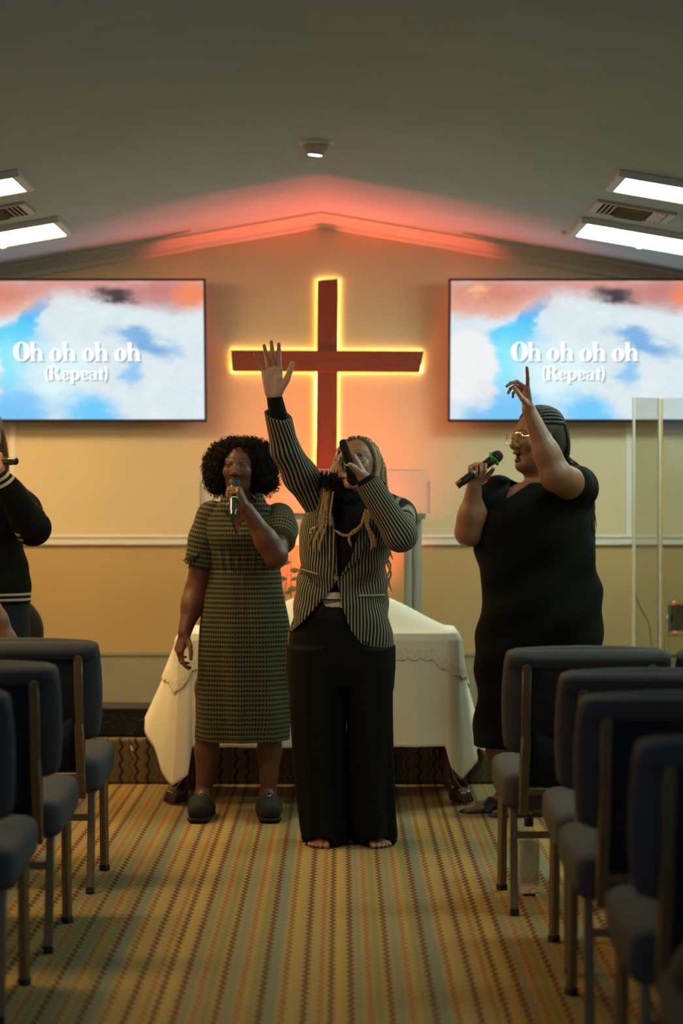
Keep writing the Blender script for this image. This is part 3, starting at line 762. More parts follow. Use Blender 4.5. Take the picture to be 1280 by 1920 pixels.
# black flat case on the stage edge, left
case_m = MATS.get('case')
m, nt, b = nt_new('black_case'); co = objco(nt)
mp = N(nt, 'ShaderNodeMapping'); mp.inputs['Scale'].default_value = (1, 1, 2.2); nt.links.new(co, mp.inputs[0])
n1 = noise(nt, 42, 4, .7, mp.outputs[0]); n2 = noise(nt, 5, 2, .5, co)
sc_ = mth(nt, 'MULTIPLY', mth(nt, 'GREATER_THAN', n1, .60), mth(nt, 'GREATER_THAN', n2, .52))
nt.links.new(mixc(nt, sc_, (.004, .004, .004), (.07, .07, .065)), b.inputs['Base Color']); b.inputs['Roughness'].default_value = .45; MATS['case'] = m
c0 = W(262, 1384, 10.47); t = thing('black_case', 'long low black case with faint pale scuffs on the stage edge', 'case', (c0[0] - .3, 10.55, STAGE_Z))
Mc = Matrix.Translation((c0[0] - .3, 10.55, STAGE_Z)) @ Matrix.Rotation(R(-4), 4, 'Z')
MB().box((-.42, -.13, .0), (.42, .13, .128), .008, 2, Mc).build('case_body', m, t)
MB().box((-.42, -.133, .118), (.42, .133, .140), .006, 2, Mc).build('case_lid', mat('case_lid_black', (.005, .005, .005), .5), t)
o = MB().box((-.004, -.002, -.012), (.004, .0, .012), .001, 1, Matrix.Translation(Vector(W(247, 1403, STAGE_Y - .002))) @ Matrix.Rotation(R(-18), 4, 'Y')).build('paper_scrap', mat('scrap', (.85, .82, .72), .7))
tag(o, 'tiny white scrap stuck on the carpeted stage riser', 'scrap')

# ------------------------------------------------------------------ chairs
fab = mat('chair_fabric', (.080, .078, .080), .92, var=.10, nscale=120, bstr=.5, bscale=900, spec=.15, bdist=.0015)
fab_dk = mat('chair_back_panel', (.030, .031, .034), .95, var=.12, nscale=140, bstr=.4, bscale=900, spec=.1)
fab_bl = mat('chair_fabric_blue', (.070, .076, .092), .92, var=.10, nscale=120, bstr=.5, bscale=900, spec=.15, bdist=.0015)
fab_bl_dk = mat('chair_back_panel_blue', (.024, .030, .045), .95, var=.12, nscale=140, bstr=.4, bscale=900, spec=.1)
brz = mat('bronze_frame', (.20, .145, .075), .48, metal=.55, var=.22, nscale=160, bstr=.3, bscale=700)
rub = mat('rubber_cap', (.012, .011, .010), .7)
def cushion(mb, hx, hy, hz, r, bulge, M, n=14):
    """pillow-like rounded box centred at origin"""
    bm = bmesh.new(); bmesh.ops.create_cube(bm, size=2.0); bmesh.ops.subdivide_edges(bm, edges=bm.edges[:], cuts=n, use_grid_fill=True)
    vs = []
    H = V3(hx, hy, hz)
    for q in bm.verts:
        p = V3(*q.co) * H; c_ = np.clip(p, -(H - r), H - r); d = p - c_; L = np.linalg.norm(d)
        if L > 1e-9: p = c_ + d / L * r
        a = 1 - (p / H) ** 2; p = p + np.sign(p) * np.array([a[1] * a[2], a[0] * a[2], a[0] * a[1]]) * bulge * (np.abs(p) > H - r - 1e-6)
        vs.append(M @ Vector(p))
    bm.verts.index_update(); fs = [[q.index for q in f.verts] for f in bm.faces]; bm.free(); mb.add(vs, fs)
def make_chair(fm, fd):
    t = thing('stacking_chair', 'x', 'chair', (0, 0, 0))
    mb = MB(); cushion(mb, .268, .245, .060, .036, .008, Matrix.Translation((0, .035, .404)) @ Matrix.Rotation(R(2.5), 4, 'X')); mb.build('seat', fm, t, True)
    Mb = Matrix.Translation((0, -.205, .40)) @ Matrix.Rotation(R(8), 4, 'X')
    mb = MB(); cushion(mb, .268, .036, .172, .034, .012, Mb @ Matrix.Translation((0, 0, .306))); bk = mb.build('backrest', fm, t, True)
    mb = MB(); cushion(mb, .266, .050, .030, .028, .004, Mb @ Matrix.Translation((0, -.006, .448))); mb.build('top_roll', fm, bk, True)
    MB().box((-.222, -.050, .03), (.222, -.030, .425), .006, 2, Mb).build('back_panel', fd, bk, True)
    mb = MB(); n = 12
    vs = []; fs = []
    for i in range(n + 1):
        x = -.18 + .36 * i / n; sag = .05 * (1 - (2 * i / n - 1) ** 2); bul = .012 * (1 - (2 * i / n - 1) ** 2)
        for z, o_ in ((.03, .0), (.12, .6), (.22 - sag, 1)): vs.append(Mb @ Vector((x, -.051 - bul * o_, z)))
    for i in range(n):
        for k in range(2): fs.append((i * 3 + k, i * 3 + 3 + k, i * 3 + 4 + k, i * 3 + 1 + k))
    pk = MB().add(vs, fs).build('pocket', fd, bk, True); sd = pk.modifiers.new('thickness', 'SOLIDIFY'); sd.thickness = .004
    for sx in (-1, 1):
        pts = [Mb @ Vector((sx * .205, -.058, .425)), Mb @ Vector((sx * .205, -.060, .20)), Mb @ Vector((sx * .208, -.058, .02)), Vector((sx * .208, -.255, .355)), Vector((sx * .208, -.245, .335))]
        mb = MB()
        for a_, b_ in zip(pts[:-1], pts[1:]):
            d = (b_ - a_); L = d.length; q = d.to_track_quat('Z', 'X'); mb.box((-.0145, -.012, -.004), (.0145, .012, L + .004), .003, 1, Matrix.Translation(a_) @ Matrix.Rotation(math.atan2(-d.y, -d.z) if False else 0, 4, 'X') @ d.to_track_quat('Z', 'Y').to_matrix().to_4x4())
        mb.lathe([(.0145, -.012), (.0145, .012)], 14, Matrix.Translation(pts[0]) @ Matrix.Rotation(R(90 + 8), 4, 'X'))
        mb.build('back_post', brz, t, True)
        for nm, a_, b_ in (('leg', Vector((sx * .235, -.165, .36)), Vector((sx * .238, -.255, .0))), ('leg', Vector((sx * .235, .20, .36)), Vector((sx * .238, .205, .0)))):
            d = b_ - a_; L = d.length; Mq = Matrix.Translation(a_) @ d.to_track_quat('Z', 'Y').to_matrix().to_4x4()
            lg = MB().box((-.013, -.013, 0), (.013, .013, L - .004), .003, 1, Mq).build('leg', brz, t, True)
            MB().box((-.0145, -.0145, L - .022), (.0145, .0145, L), .002, 1, Mq).build('foot_cap', rub, lg)
        MB().box((sx * .235 - .011, -.17, .338), (sx * .235 + .011, .21, .36), .003).build('side_rail', brz, t)
    MB().box((-.235, -.215, .245), (.235, -.195, .267), .003).build('stretcher', brz, t)
    MB().box((-.235, .192, .325), (.235, .212, .345), .003).build('front_rail', brz, t)
    MB().box((-.20, -.012, -.010), (.20, .010, .014), .003, 1, Matrix.Translation((0, -.262, .405))).build('back_rail', brz, t)
    return t
chairA = make_chair(fab, fab_dk); chairB = make_chair(fab_bl, fab_bl_dk)
def place(src, x, y, rz, label, first):
    c = src if first else copy_tree(src)
    c.location = (x, y, 0); c.rotation_euler = (0, 0, R(rz)); tag(c, label, 'chair', 'padded stacking chairs in rows along the aisle')
place(chairA, .800, 7.42, 1.0, 'grey padded chair right of the aisle, in the front row with a bottle beneath', True)
place(chairA, .800 + .57, 7.44, 0, 'grey padded chair at the right edge beside the drum, barely in frame', False)
place(chairA, .893, 6.54, 0, 'grey padded chair right of the aisle, second row from the front', False)
place(chairA, .872, 5.83, 0, 'grey padded chair right of the aisle, third row from the front', False)
place(chairA, .885, 4.86, 0, 'grey padded chair right of the aisle, blurred fourth row from the front', False)
place(chairA, .885, 4.00, 0, 'grey padded chair right of the aisle, nearest the camera under the black bag', False)
place(chairB, -1.105, 7.80, 0, 'navy padded chair left of the aisle, in the front row', True)
place(chairB, -1.12, 6.83, 0, 'navy padded chair left of the aisle, second row from the front', False)
place(chairB, -1.13, 5.95, 0, 'navy padded chair left of the aisle, third row, mostly cut off', False)

# black bag on the nearest right seat
bagm = mat('bag_cloth', (.020, .020, .015), .85, var=.2, nscale=20, bstr=.4, bscale=60)
bx, by, bz = .86, 4.02, .475
t = thing('black_bag', 'black slouchy bag on the nearest right chair seat', 'bag', (bx, by, bz))
V, F = sdf_mesh([elp((bx, by, bz + .060), (.23, .17, .07), k=.03), elp((bx + .03, by, bz + .085), (.15, .12, .05), k=.04), elp((bx - .17, by + .02, bz + .02), (.08, .12, .05), k=.05),
                 field(lambda x, y, z: z - bz + 0 * x + 0 * y, (bx - .4, by - .4, bz - .2), (bx + .4, by + .4, bz + .01))], .008)
obj('bag_body', V, F, bagm, t)
MB().tube(spline([(bx - .1, by, bz + .11), (bx - .05, by - .03, bz + .17), (bx + .05, by - .03, bz + .17), (bx + .1, by, bz + .12)], 16), .008, 8).build('bag_strap', bagm, t, True)

# water bottle under the front right chair
bp = W(991, 1677, 7.53); bxx, byy = bp[0], 7.53
m, nt, b = nt_new('bottle_plastic'); b.inputs['Base Color'].default_value = (.92, .95, .95, 1); b.inputs['Roughness'].default_value = .06; b.inputs['Transmission Weight'].default_value = 1; b.inputs['IOR'].default_value = 1.2
bot_m = m
t = thing('water_bottle', 'clear square water bottle with pale label under the front right chair', 'bottle', (bxx, byy, 0))
def sq_loft(prof, n=32, e=5.0):
    vs = []; fs = []
    for r, z, ex in prof:
        for i in range(n):
            a = 2 * math.pi * (i + .5) / n; c_, s_ = math.cos(a), math.sin(a); q = (abs(c_) ** ex + abs(s_) ** ex) ** (-1 / ex)
            vs.append((bxx + r * q * c_, byy + r * q * s_, z))
    for k in range(len(prof) - 1):
        for i in range(n):
            j = (i + 1) % n; fs.append((k * n + i, k * n + j, (k + 1) * n + j, (k + 1) * n + i))
    fs.append(tuple(range(n - 1, -1, -1))); fs.append(tuple((len(prof) - 1) * n + i for i in range(n))); return vs, fs
v, f = sq_loft([(.028, 0, 6), (.033, .006, 6), (.034, .02, 6), (.034, .185, 6), (.031, .20, 5), (.022, .222, 3), (.0145, .236, 2), (.0145, .248, 2)]); obj('bottle_body', v, f, bot_m, t)
v, f = sq_loft([(.0165, .236, 2), (.0165, .262, 2), (.0150, .265, 2)]); obj('bottle_cap', v, f, mat('cap_plastic', (.02, .018, .03), .35), t)
m, nt, b = nt_new('bottle_label'); sp_ = N(nt, 'ShaderNodeSeparateXYZ'); nt.links.new(objco(nt), sp_.inputs[0])
ln = mth(nt, 'GREATER_THAN', mth(nt, 'FRACT', mth(nt, 'MULTIPLY', sp_.outputs[2], 110.0)), .62)
brk = mth(nt, 'GREATER_THAN', noise(nt, 220, 2, .6, objco(nt)), .48); msk = mth(nt, 'LESS_THAN', sp_.outputs[2], .135)
l1 = mth(nt, 'MULTIPLY', mth(nt, 'MULTIPLY', ln, brk), msk)
ring_ = smooth_blob(nt, sp_.outputs[0], sp_.outputs[2], -.002, .160, .013, .010, soft=.2)
c = mixc(nt, mth(nt, 'MULTIPLY', l1, .7), (.40, .39, .33), (.14, .13, .11)); c = mixc(nt, mth(nt, 'MULTIPLY', ring_, .5), c, (.42, .20, .13))
nt.links.new(c, b.inputs['Base Color']); b.inputs['Roughness'].default_value = .5; b.inputs['Alpha'].default_value = .55
v, f = sq_loft([(.0345, .035, 6), (.0347, .04, 6), (.0347, .178, 6), (.0345, .18, 6)]); f = f[:-2]; obj('bottle_label', v, f, m, t)
o = MB().box((-.012, -.006, 0), (.012, .006, .009), .003, 2, Matrix.Translation(Vector(W(1033, 1656, 7.73)))).build('black_clip', bez_m, None); o.location.z = 0
tag(o, 'tiny black clip lying on the carpet behind the bottle', 'clip')

# ------------------------------------------------------------------ drum shield and drum at the right
SD = 10.75
edge_o = mat('shield_edge_lit', (.62, .34, .16), .35, var=.1); chrome = mat('chrome', (.75, .78, .80), .12, metal=1.0, var=.02)  # orange edge: light caught in the clear acrylic, put into the colour
x0, x1 = W(1186, 0, SD)[0], W(1243, 0, SD)[0]; zt1 = W(0, 745, SD)[2]
t = thing('drum_shield', 'clear acrylic drum shield of folding panels at the right', 'drum shield', (x0, SD, STAGE_Z))
pts2 = [(x0, SD + .0), (x1, SD + .10), (x1 + .42, SD - .02), (x1 + .85, SD + .10)]
acr2 = acrylic('shield_acrylic', (.90, .90, .86), .04)
for k, ((ax_, ay_), (bx_, by_)) in enumerate(zip(pts2[:-1], pts2[1:])):
    L = math.hypot(bx_ - ax_, by_ - ay_); Mp = Matrix.Translation((ax_, ay_, STAGE_Z)) @ Matrix.Rotation(math.atan2(by_ - ay_, bx_ - ax_), 4, 'Z')
    hgt = zt1 - STAGE_Z - (0, 0, .01)[k]
    MB().box((.008, -.003, .02), (L - .008, .003, hgt), 0, 1, Mp).build('panel', acr2, t)
    for q in (0, L - .012):
        MB().box((q, -.005, .0), (q + .012, .005, hgt), .001, 1, Mp).build('panel_edge', edge_o if (k == 1 and q == 0) else mat('shield_edge_clear', (.62, .58, .46), .3), t)
drum_m = mat('drum_wrap', (.015, .05, .055), .12, var=.3, nscale=4, coat=.8); head_m = mat('drum_head', (.5, .5, .48), .5)
def drum(cx, cy, zc, r, h, tilt, name, label, legs, grp='drums behind the acrylic shield'):
    t = thing(name, label, 'drum', (cx, cy, STAGE_Z), grp)
    Md = Matrix.Translation((cx, cy, zc)) @ Matrix.Rotation(R(tilt), 4, 'X')
    MB().lathe([(r, -h / 2), (r, h / 2)], 40, Md).build('shell', drum_m, t, True)
    for z in (-h / 2, h / 2):
        MB().lathe([(r + .004, z - .012), (r + .012, z - .012), (r + .014, z), (r + .012, z + .012), (r + .004, z + .014)], 40, Md).build('rim', chrome, t, True)
        MB().lathe([(r - .003, z - .001), (r - .004, z + .006), (.01, z + .007)], 40, Md).build('drum_head', head_m, t, True)
    for k in range(8):
        a = 2 * math.pi * k / 8 + .2; p = Vector((math.cos(a) * (r + .012), math.sin(a) * (r + .012), 0))
        MB().tube([Md @ (p + Vector((0, 0, -h / 2))), Md @ (p + Vector((0, 0, h / 2)))], .004, 8).box((-.010, -.010, -.02), (.010, .010, .02), .003, 1, Md @ Matrix.Translation(p)).build('lug', chrome, t, True)
    for k in range(legs):
        a = 2 * math.pi * k / legs + .5; p = Vector((cx + math.cos(a) * (r + .02), cy + math.sin(a) * (r + .02), 0))
        MB().tube([(p.x, p.y, zc), (p.x, p.y, STAGE_Z + .05), (p.x + .03 * math.cos(a), p.y + .03 * math.sin(a), STAGE_Z + .003)], .006, 8).build('leg', chrome, t, True)
cz1, cz0 = W(0, 1134, 11.1)[2], W(0, 1191, 11.1)[2]
drum(W(1247, 0, 11.1)[0] + .20, 11.18, (cz1 + cz0) / 2, .17, cz1 - cz0, -6, 'snare_drum', 'dark teal shallow drum with chrome rims at the right edge', 3)
drum(W(1247, 0, 11.1)[0] + .62, 11.25, STAGE_Z + .42, .20, .40, 0, 'floor_tom', 'dark floor drum further right behind the acrylic shield', 3)
cb = spline([W(1187, 1050, 10.95), W(1190, 1110, 10.97), W(1203, 1145, 11.0), W(1216, 1170, 11.0), W(1222, 1230, 11.0), V3(*W(1222, 1290, 11.0)[:2], STAGE_Z + .01)], 30)
tag(MB().tube(cb, .004, 6).build('cable', mat('cable_rubber', (.10, .085, .05), .6), None, True), 'thin dark cable hanging behind the drum shield', 'cable')
# round-backed dark chair behind the singer on the left
dk = mat('dark_brown_vinyl', (.014, .008, .007), .5, var=.2)
rc = W(55, 1190, 10.1); t = thing('round_back_chair', 'dark brown round backed chair behind the black sweatshirt singer', 'chair', (rc[0], 10.05, 0))
zc = W(0, 1185, 10.05)[2]
V, F = sdf_mesh([elp((rc[0] - .10, 10.05, zc), (.175, .035, .175), k=.01)], .008); obj('backrest', V, F, dk, t)
V, F = sdf_mesh([elp((rc[0] - .10, 9.82, .45), (.20, .20, .05), k=.01)], .008); obj('seat', V, F, dk, t)
for sx in (-.15, .15):
    MB().tube([(rc[0] - .10 + sx, 10.05, zc - .02), (rc[0] - .10 + sx, 10.04, .002)], .012, 10).build('leg', dk, t, True)
    MB().tube([(rc[0] - .10 + sx, 9.70, .43), (rc[0] - .10 + sx, 9.68, .002)], .012, 10).build('leg', dk, t, True)
MB().box((rc[0] - .26, 10.0, zc - .115), (rc[0] + .05, 10.03, zc - .085), .006).build('rail', mat('chair_rail_wood', (.20, .08, .04), .4), t)
# ------------------------------------------------------------------ people: shared builders
def skin_mat():
    m, nt, b = nt_new('skin'); at = N(nt, 'ShaderNodeAttribute', attribute_name='col')
    nz = noise(nt, 90, 3, .6, objco(nt)); hs = N(nt, 'ShaderNodeHueSaturation'); nt.links.new(at.outputs['Color'], hs.inputs['Color']); nt.links.new(mth(nt, 'MULTIPLY_ADD', nz, .3, .85), hs.inputs['Value'])
    nt.links.new(hs.outputs[0], b.inputs['Base Color']); b.inputs['Roughness'].default_value = .46; b.inputs['Specular IOR Level'].default_value = .45
    b.inputs['Subsurface Weight'].default_value = .08; b.inputs['Subsurface Radius'].default_value = (.012, .004, .002); b.inputs['Subsurface Scale'].default_value = .5
    bump(nt, b, noise(nt, 420, 2, .6, objco(nt)), .12, .001)
    return m
SKIN = skin_mat()
def eye_mat():
    m, nt, b = nt_new('eye'); at = N(nt, 'ShaderNodeAttribute', attribute_name='eye'); sp = N(nt, 'ShaderNodeSeparateXYZ'); nt.links.new(at.outputs['Vector'], sp.inputs[0])
    r = mth(nt, 'SQRT', mth(nt, 'ADD', mth(nt, 'MULTIPLY', sp.outputs[0], sp.outputs[0]), mth(nt, 'MULTIPLY', sp.outputs[2], sp.outputs[2])))
    iris = mth(nt, 'LESS_THAN', r, .48); pup = mth(nt, 'LESS_THAN', r, .22)
    c = mixc(nt, iris, (.55, .50, .45), (.06, .025, .012)); c = mixc(nt, pup, c, (.004, .004, .004)); nt.links.new(c, b.inputs['Base Color']); b.inputs['Roughness'].default_value = .08
    return m
EYE = eye_mat()
def head_prims(c, Rm, s=1.0, mouth=.4, lid=.6, full=0.0):
    H = lambda p: c + Rm @ (V3(*p) * s)
    E = lambda p, r, k, op='u': elp(H(p), V3(*r) * s, Rm, k * s, op)
    C = lambda a, b, r1, r2, k, op='u': cap(H(a), H(b), r1 * s, r2 * s, k * s, op)
    m = mouth
    L = [E((0, .018, .040), (.073, .093, .080), .02), E((0, -.022, -.015), (.061 + .006 * full, .070, .085), .03), E((0, -.028, -.066 - .012 * m), (.050 + .012 * full, .052, .042), .025), E((0, -.072, -.094 - .015 * m), (.020, .016, .016), .02)]
    if full: L.append(E((0, -.045, -.098 - .01 * m), (.042, .04, .026), .03))
    for q in (-1, 1):
        L += [E((q * .037, -.066, -.024), (.023, .018, .024), .022), C((q * .012, -.083, .022), (q * .044, -.069, .023), .0080, .0065, .018), E((q * .031, -.097, .004), (.017, .013, .011), .010, 's'), E((q * .031, -.0765, .003), (.0143,) * 3, .004), E((q * .031, -.0925, .0020), (.0128, .008, .0028 + .0035 * lid), .0015, 's'), E((q * .075, .012, -.006), (.009, .020, .030), .008)]
    L += [C((0, -.086, .010), (0, -.106, -.026), .0070, .0120, .016), E((0, -.1085, -.030), (.0140, .010, .0098), .009)]
    for q in (-1, 1): L.append(E((q * .0160, -.0985, -.034), (.0100, .011, .0080), .006))
    for q in (-1, 1): L.append(E((q * .0080, -.106, -.0425), (.0042, .006, .004), .003, 's'))
    L += [E((0, -.0925, -.0605 + .004 * m), (.024, .0105, .0068), .005), E((0, -.088, -.0745 - .012 * m), (.020, .0105, .0078), .005), E((0, -.100, -.067 - .004 * m), (.017, .024, .0018 + .010 * m), .003, 's')]
    return L
def head_color(V, col, c, Rm, s, base, lips, m):
    p = ((V - c) @ Rm) / s
    near = (np.abs(p) < .14).all(1) & (p[:, 1] < -.05)
    def put(mask, cc, w=1.0):
        w_ = (mask * near * w)[:, None]; col[:] = col * (1 - w_) + np.array(cc) * w_
    g = lambda x, r: np.clip(1 - (x / r) ** 2, 0, 1)
    put(g(p[:, 0], .026) ** .5 * np.clip(g(p[:, 2] + .0605 - .004 * m, .0085) ** .5 + g(p[:, 2] + .0745 + .012 * m, .0095) ** .5, 0, 1) * (p[:, 1] < -.084), lips, .85)
    put((np.abs(p[:, 0]) < .016) & (np.abs(p[:, 2] + .067 + .004 * m) < .001 + .008 * m) & (p[:, 1] > -.092), (.02, .006, .005), 1)
    for q in (-1, 1):
        x = (p[:, 0] * q - .030) / .020; arch = .0285 + .004 * (1 - x * x) - .002 * x
        put((np.abs(x) < 1) & (np.abs(p[:, 2] - arch) < .0027), (.012, .007, .005), .7)
        ex = (p[:, 0] * q - .031) / .0155
        put((np.abs(ex) < 1) & (np.abs(p[:, 2] - .003 - .0065 * np.sqrt(np.clip(1 - ex * ex, 0, 1))) < .0022) & (p[:, 1] < -.08), (.01, .006, .005), .85)
def eyes(parent, c, Rm, s, look=(0, 0)):
    bm = bmesh.new(); bmesh.ops.create_uvsphere(bm, u_segments=20, v_segments=12, radius=1.0); vs = np.array([list(q.co) for q in bm.verts]); bm.verts.index_update(); fs = [[q.index for q in f.verts] for f in bm.faces]; bm.free()
    for q in (-1, 1):
        w = c + Rm @ (V3(q * .031, -.0765, .003) * s); vv = w + (vs * .0125 * s) @ Rm.T
        o = obj('eye', vv, fs, EYE, parent); e = vs.copy(); e[:, 0] -= look[0]; e[:, 2] -= look[1]; e[vs[:, 1] > 0] = 5; vattr(o, 'eye', e)
def hand_prims(wr, D, Nn, T, curls, s=.92, spread=(8, 2, -4, -11), thumb=((.55, .75, .3), (.75, .5, .45), (.85, .3, .5)), k=.0035):
    """wr wrist, D towards the knuckles, Nn palm normal, T towards the thumb; curls: (mcp, pip, dip) degrees for index..little"""
    D = D / np.linalg.norm(D); Nn = Nn - D * (Nn @ D); Nn /= np.linalg.norm(Nn); T0 = np.cross(D, Nn); T = T0 if T0 @ T > 0 else -T0
    L = []; tips = []
    lat = (.026, .0085, -.009, -.0255); fw = (.090, .094, .089, .080); ln = ((.044, .026, .021), (.048, .030, .022), (.044, .028, .021), (.034, .021, .019))
    for i in range(4):
        kn = wr + s * (D * fw[i] + T * lat[i]); b = wr + s * (D * .008 + T * lat[i] * .62)
        L.append(cap(b, kn, .0135 * s, .0115 * s, k=.012))
    L.append(cap(wr + s * (D * .02 + T * .012 + Nn * .008), wr + s * (D * .06 + T * .018 + Nn * .010), .014 * s, .011 * s, k=.012))
    L.append(cap(wr + s * (D * .02 - T * .018 + Nn * .006), wr + s * (D * .065 - T * .022 + Nn * .006), .013 * s, .010 * s, k=.012))
    for i in range(4):
        p = wr + s * (D * fw[i] + T * lat[i]); a = 0; sp = R(spread[i]); base = D * math.cos(sp) + T * math.sin(sp); r = (.0092, .0095, .0090, .0080)[i] * s
        for j in range(3):
            a += R(curls[i][j]); d = base * math.cos(a) + Nn * math.sin(a); q = p + d * ln[i][j] * s
            L.append(cap(p, q, r, r * .88, k=k if j == 0 else .003)); p = q; r *= .88
        tips.append(p)
    p = wr + s * (D * .018 + T * .022 + Nn * .006); r = .0135 * s
    for (a, b, c_), l in zip(thumb, (.044, .034, .027)):
        d = D * a + T * b + Nn * c_; d /= np.linalg.norm(d); q = p + d * l * s; L.append(cap(p, q, r, r * .85, k=.008 if l > .04 else .003)); p = q; r *= .85
    tips.append(p)
    return L, (wr + s * D * .05, Nn, s, D)
def arm_prims(sh, el, wr, r=(.050, .040, .042, .027), k=.03):
    d = wr - el
    return [cap(sh, el, r[0], r[1], k), cap(el, el + d * .35, r[1], r[2], k), cap(el + d * .3, wr, r[2], r[3], k)]
def foot_prims(an, fwd, big, s=1.0, flat=True):
    """bare foot; an = ankle point above the floor, big = unit vector towards the big toe side"""
    g = V3(an[0], an[1], 0); L = [cap(an, g + V3(0, 0, .05), .034 * s, .034 * s), cap(g - fwd * .045 * s + V3(0, 0, .030), g + fwd * .02 + V3(0, 0, .035), .030 * s, .032 * s), cap(g + V3(0, 0, .05), g + fwd * .11 * s + V3(0, 0, .022), .032 * s, .020 * s, k=.03)]
    for lt, fw, r, l in ((.030, .125, .0125, .040), (.010, .132, .0095, .034), (-.006, .126, .0088, .030), (-.021, .116, .0085, .027), (-.034, .104, .0082, .024)):
        b = g + (fwd * (fw - .05) + big * lt) * s + V3(0, 0, .020); m_ = g + (fwd * fw + big * lt * 1.08) * s + V3(0, 0, .016 * s); e = g + (fwd * (fw + l) + big * lt * 1.12) * s + V3(0, 0, .0095 * s)
        L += [cap(b, m_, .014 * s, r * 1.05 * s, k=.010), cap(m_, e, r * s, r * .92 * s, k=.003)]
    return L
def body_obj(root, prims, h, patches, base, heads=(), palms=(), palm_col=None, nails=()):
    V, F = patched(prims, h, patches); o = obj('body', V, F, SKIN, root); col = np.tile(np.array(base, float), (len(V), 1))
    for pc, Nn, s, Dd in palms:
        d = V - pc; w = np.clip((d @ Nn) / (.010 * s), 0, 1) * (np.linalg.norm(d, axis=1) < .135 * s) * np.clip((d @ Dd / s + .058) / .02, 0, 1) * .8; col = col * (1 - w[:, None]) + np.array(palm_col) * w[:, None]
    for c, Rm, s, lips, m in heads: head_color(V, col, c, Rm, s, base, lips, m)
    vattr(o, 'col', col); return o
def arc_u(th, rx, ry):
    a = np.linspace(-math.pi, math.pi, 721); r_ = 1 / np.sqrt((np.sin(a) / rx) ** 2 + (np.cos(a) / ry) ** 2); x, y = r_ * np.sin(a), r_ * np.cos(a)
    L = np.r_[0, np.cumsum(np.hypot(np.diff(x), np.diff(y)))]; L -= L[360]; return np.interp(th, a, L)
def garment(name, prims, h, m, parent, axis=None, seg=None, rad=.17, lo=None, hi=None, uv=True, el=(.19, .13)):
    V, F = sdf_mesh(prims, h, lo, hi); o = obj(name, V, F, m, parent)
    if uv:
        if seg is not None:
            a, b = seg; d = (b - a) / np.linalg.norm(b - a); r_ = V - a; t = r_ @ d; q = r_ - t[:, None] * d
            e1 = np.cross(d, V3(.3, -1, .2)); e1 /= np.linalg.norm(e1); e2 = -np.cross(d, e1)
            uvv = np.stack([np.arctan2(q @ e1, q @ e2) * rad, t, 0 * t], 1)
        else:
            uvv = np.stack([arc_u(np.arctan2(V[:, 0] - axis[0], -(V[:, 1] - axis[1])), *el), V[:, 2], V[:, 0]], 1)
        vattr(o, 'guv', uvv)
    return o
def rowpx(y, xl, xr, d, ry, cy=0.0):
    a, b = W(xl, y, d), W(xr, y, d); return (a[2], (a[0] + b[0]) / 2, d + cy, (b[0] - a[0]) / 2, ry)
def uv_nodes(nt):
    sp = N(nt, 'ShaderNodeSeparateXYZ'); nt.links.new(N(nt, 'ShaderNodeAttribute', attribute_name='guv').outputs['Vector'], sp.inputs[0]); return sp.outputs
def fabric(name, col, rough=.9, bs=.35, var=.1):
    return mat(name, col, rough, var=var, nscale=60, bstr=bs, bscale=700, spec=.2, bdist=.0015)
def wrinkle(A, fz=23.0, ft=3.0):
    return lambda th, z: A * (np.sin(fz * z + ft * th) * .6 + np.sin(fz * 1.9 * z - (ft + 2) * th + 1.3) * .4)
def braid(parent, pts, r, m, n=None, name='braid', seed=0):
    P = spline(pts, n or max(18, int(len(pts) * 14))); L = np.r_[0, np.cumsum(np.linalg.norm(np.diff(P, axis=0), axis=1))]
    rr = r * (1 + .16 * np.sin(L * 2 * math.pi / .016 + seed)) * np.clip(np.minimum(1.0, (L[-1] - L) / .03 + .35), 0, 1)
    v, f = tube(P, rr, 7); return obj(name, v, f, m, parent)
def braid_mat(name, c1, c2):
    m, nt, b = nt_new(name); nz = noise(nt, 140, 3, .6, objco(nt)); nt.links.new(mixc(nt, nz, c1, c2), b.inputs['Base Color']); b.inputs['Roughness'].default_value = .6; bump(nt, b, nz, .5, .002); return m
def curls_mesh(V, Nrm, count, size, r, rng, nseg=9):
    idx = rng.choice(len(V), count, replace=len(V) < count); vs = []; fs = []
    for i in idx:
        n = Nrm[i] + rng.normal(0, .5, 3); n /= np.linalg.norm(n); u = np.cross(n, rng.normal(0, 1, 3)); u /= np.linalg.norm(u); w = np.cross(n, u); ph = rng.uniform(0, 6.28); sz = size * rng.uniform(.6, 1.3); tr = rng.uniform(1.2, 2.2)
        t = np.linspace(0, 1, nseg); P = V[i] + (t * sz)[:, None] * n + (.30 * sz * np.cos(ph + t * 6.28 * tr))[:, None] * u + (.30 * sz * np.sin(ph + t * 6.28 * tr))[:, None] * w
        a, f = tube(P, r, 3); b = len(vs); vs += a; fs += [tuple(q + b for q in g) for g in f]
    return vs, fs
def vnormals(V, F):
    n = np.zeros_like(V); a = np.cross(V[F[:, 2]] - V[F[:, 0]], V[F[:, 3]] - V[F[:, 1]])
    for k in range(4): np.add.at(n, F[:, k], a)
    return n / (np.linalg.norm(n, axis=1)[:, None] + 1e-12)
mic_black = mat('mic_black', (.014, .014, .015), .32, var=.1, coat=.3); mic_mesh = mat('mic_grille', (.020, .020, .021), .5, var=.3, nscale=300, bstr=.8, bscale=900, metal=.3)
mic_green = mat('mic_led', (.02, .3, .06), .4, emit=(.05, .9, .2), estr=.6)
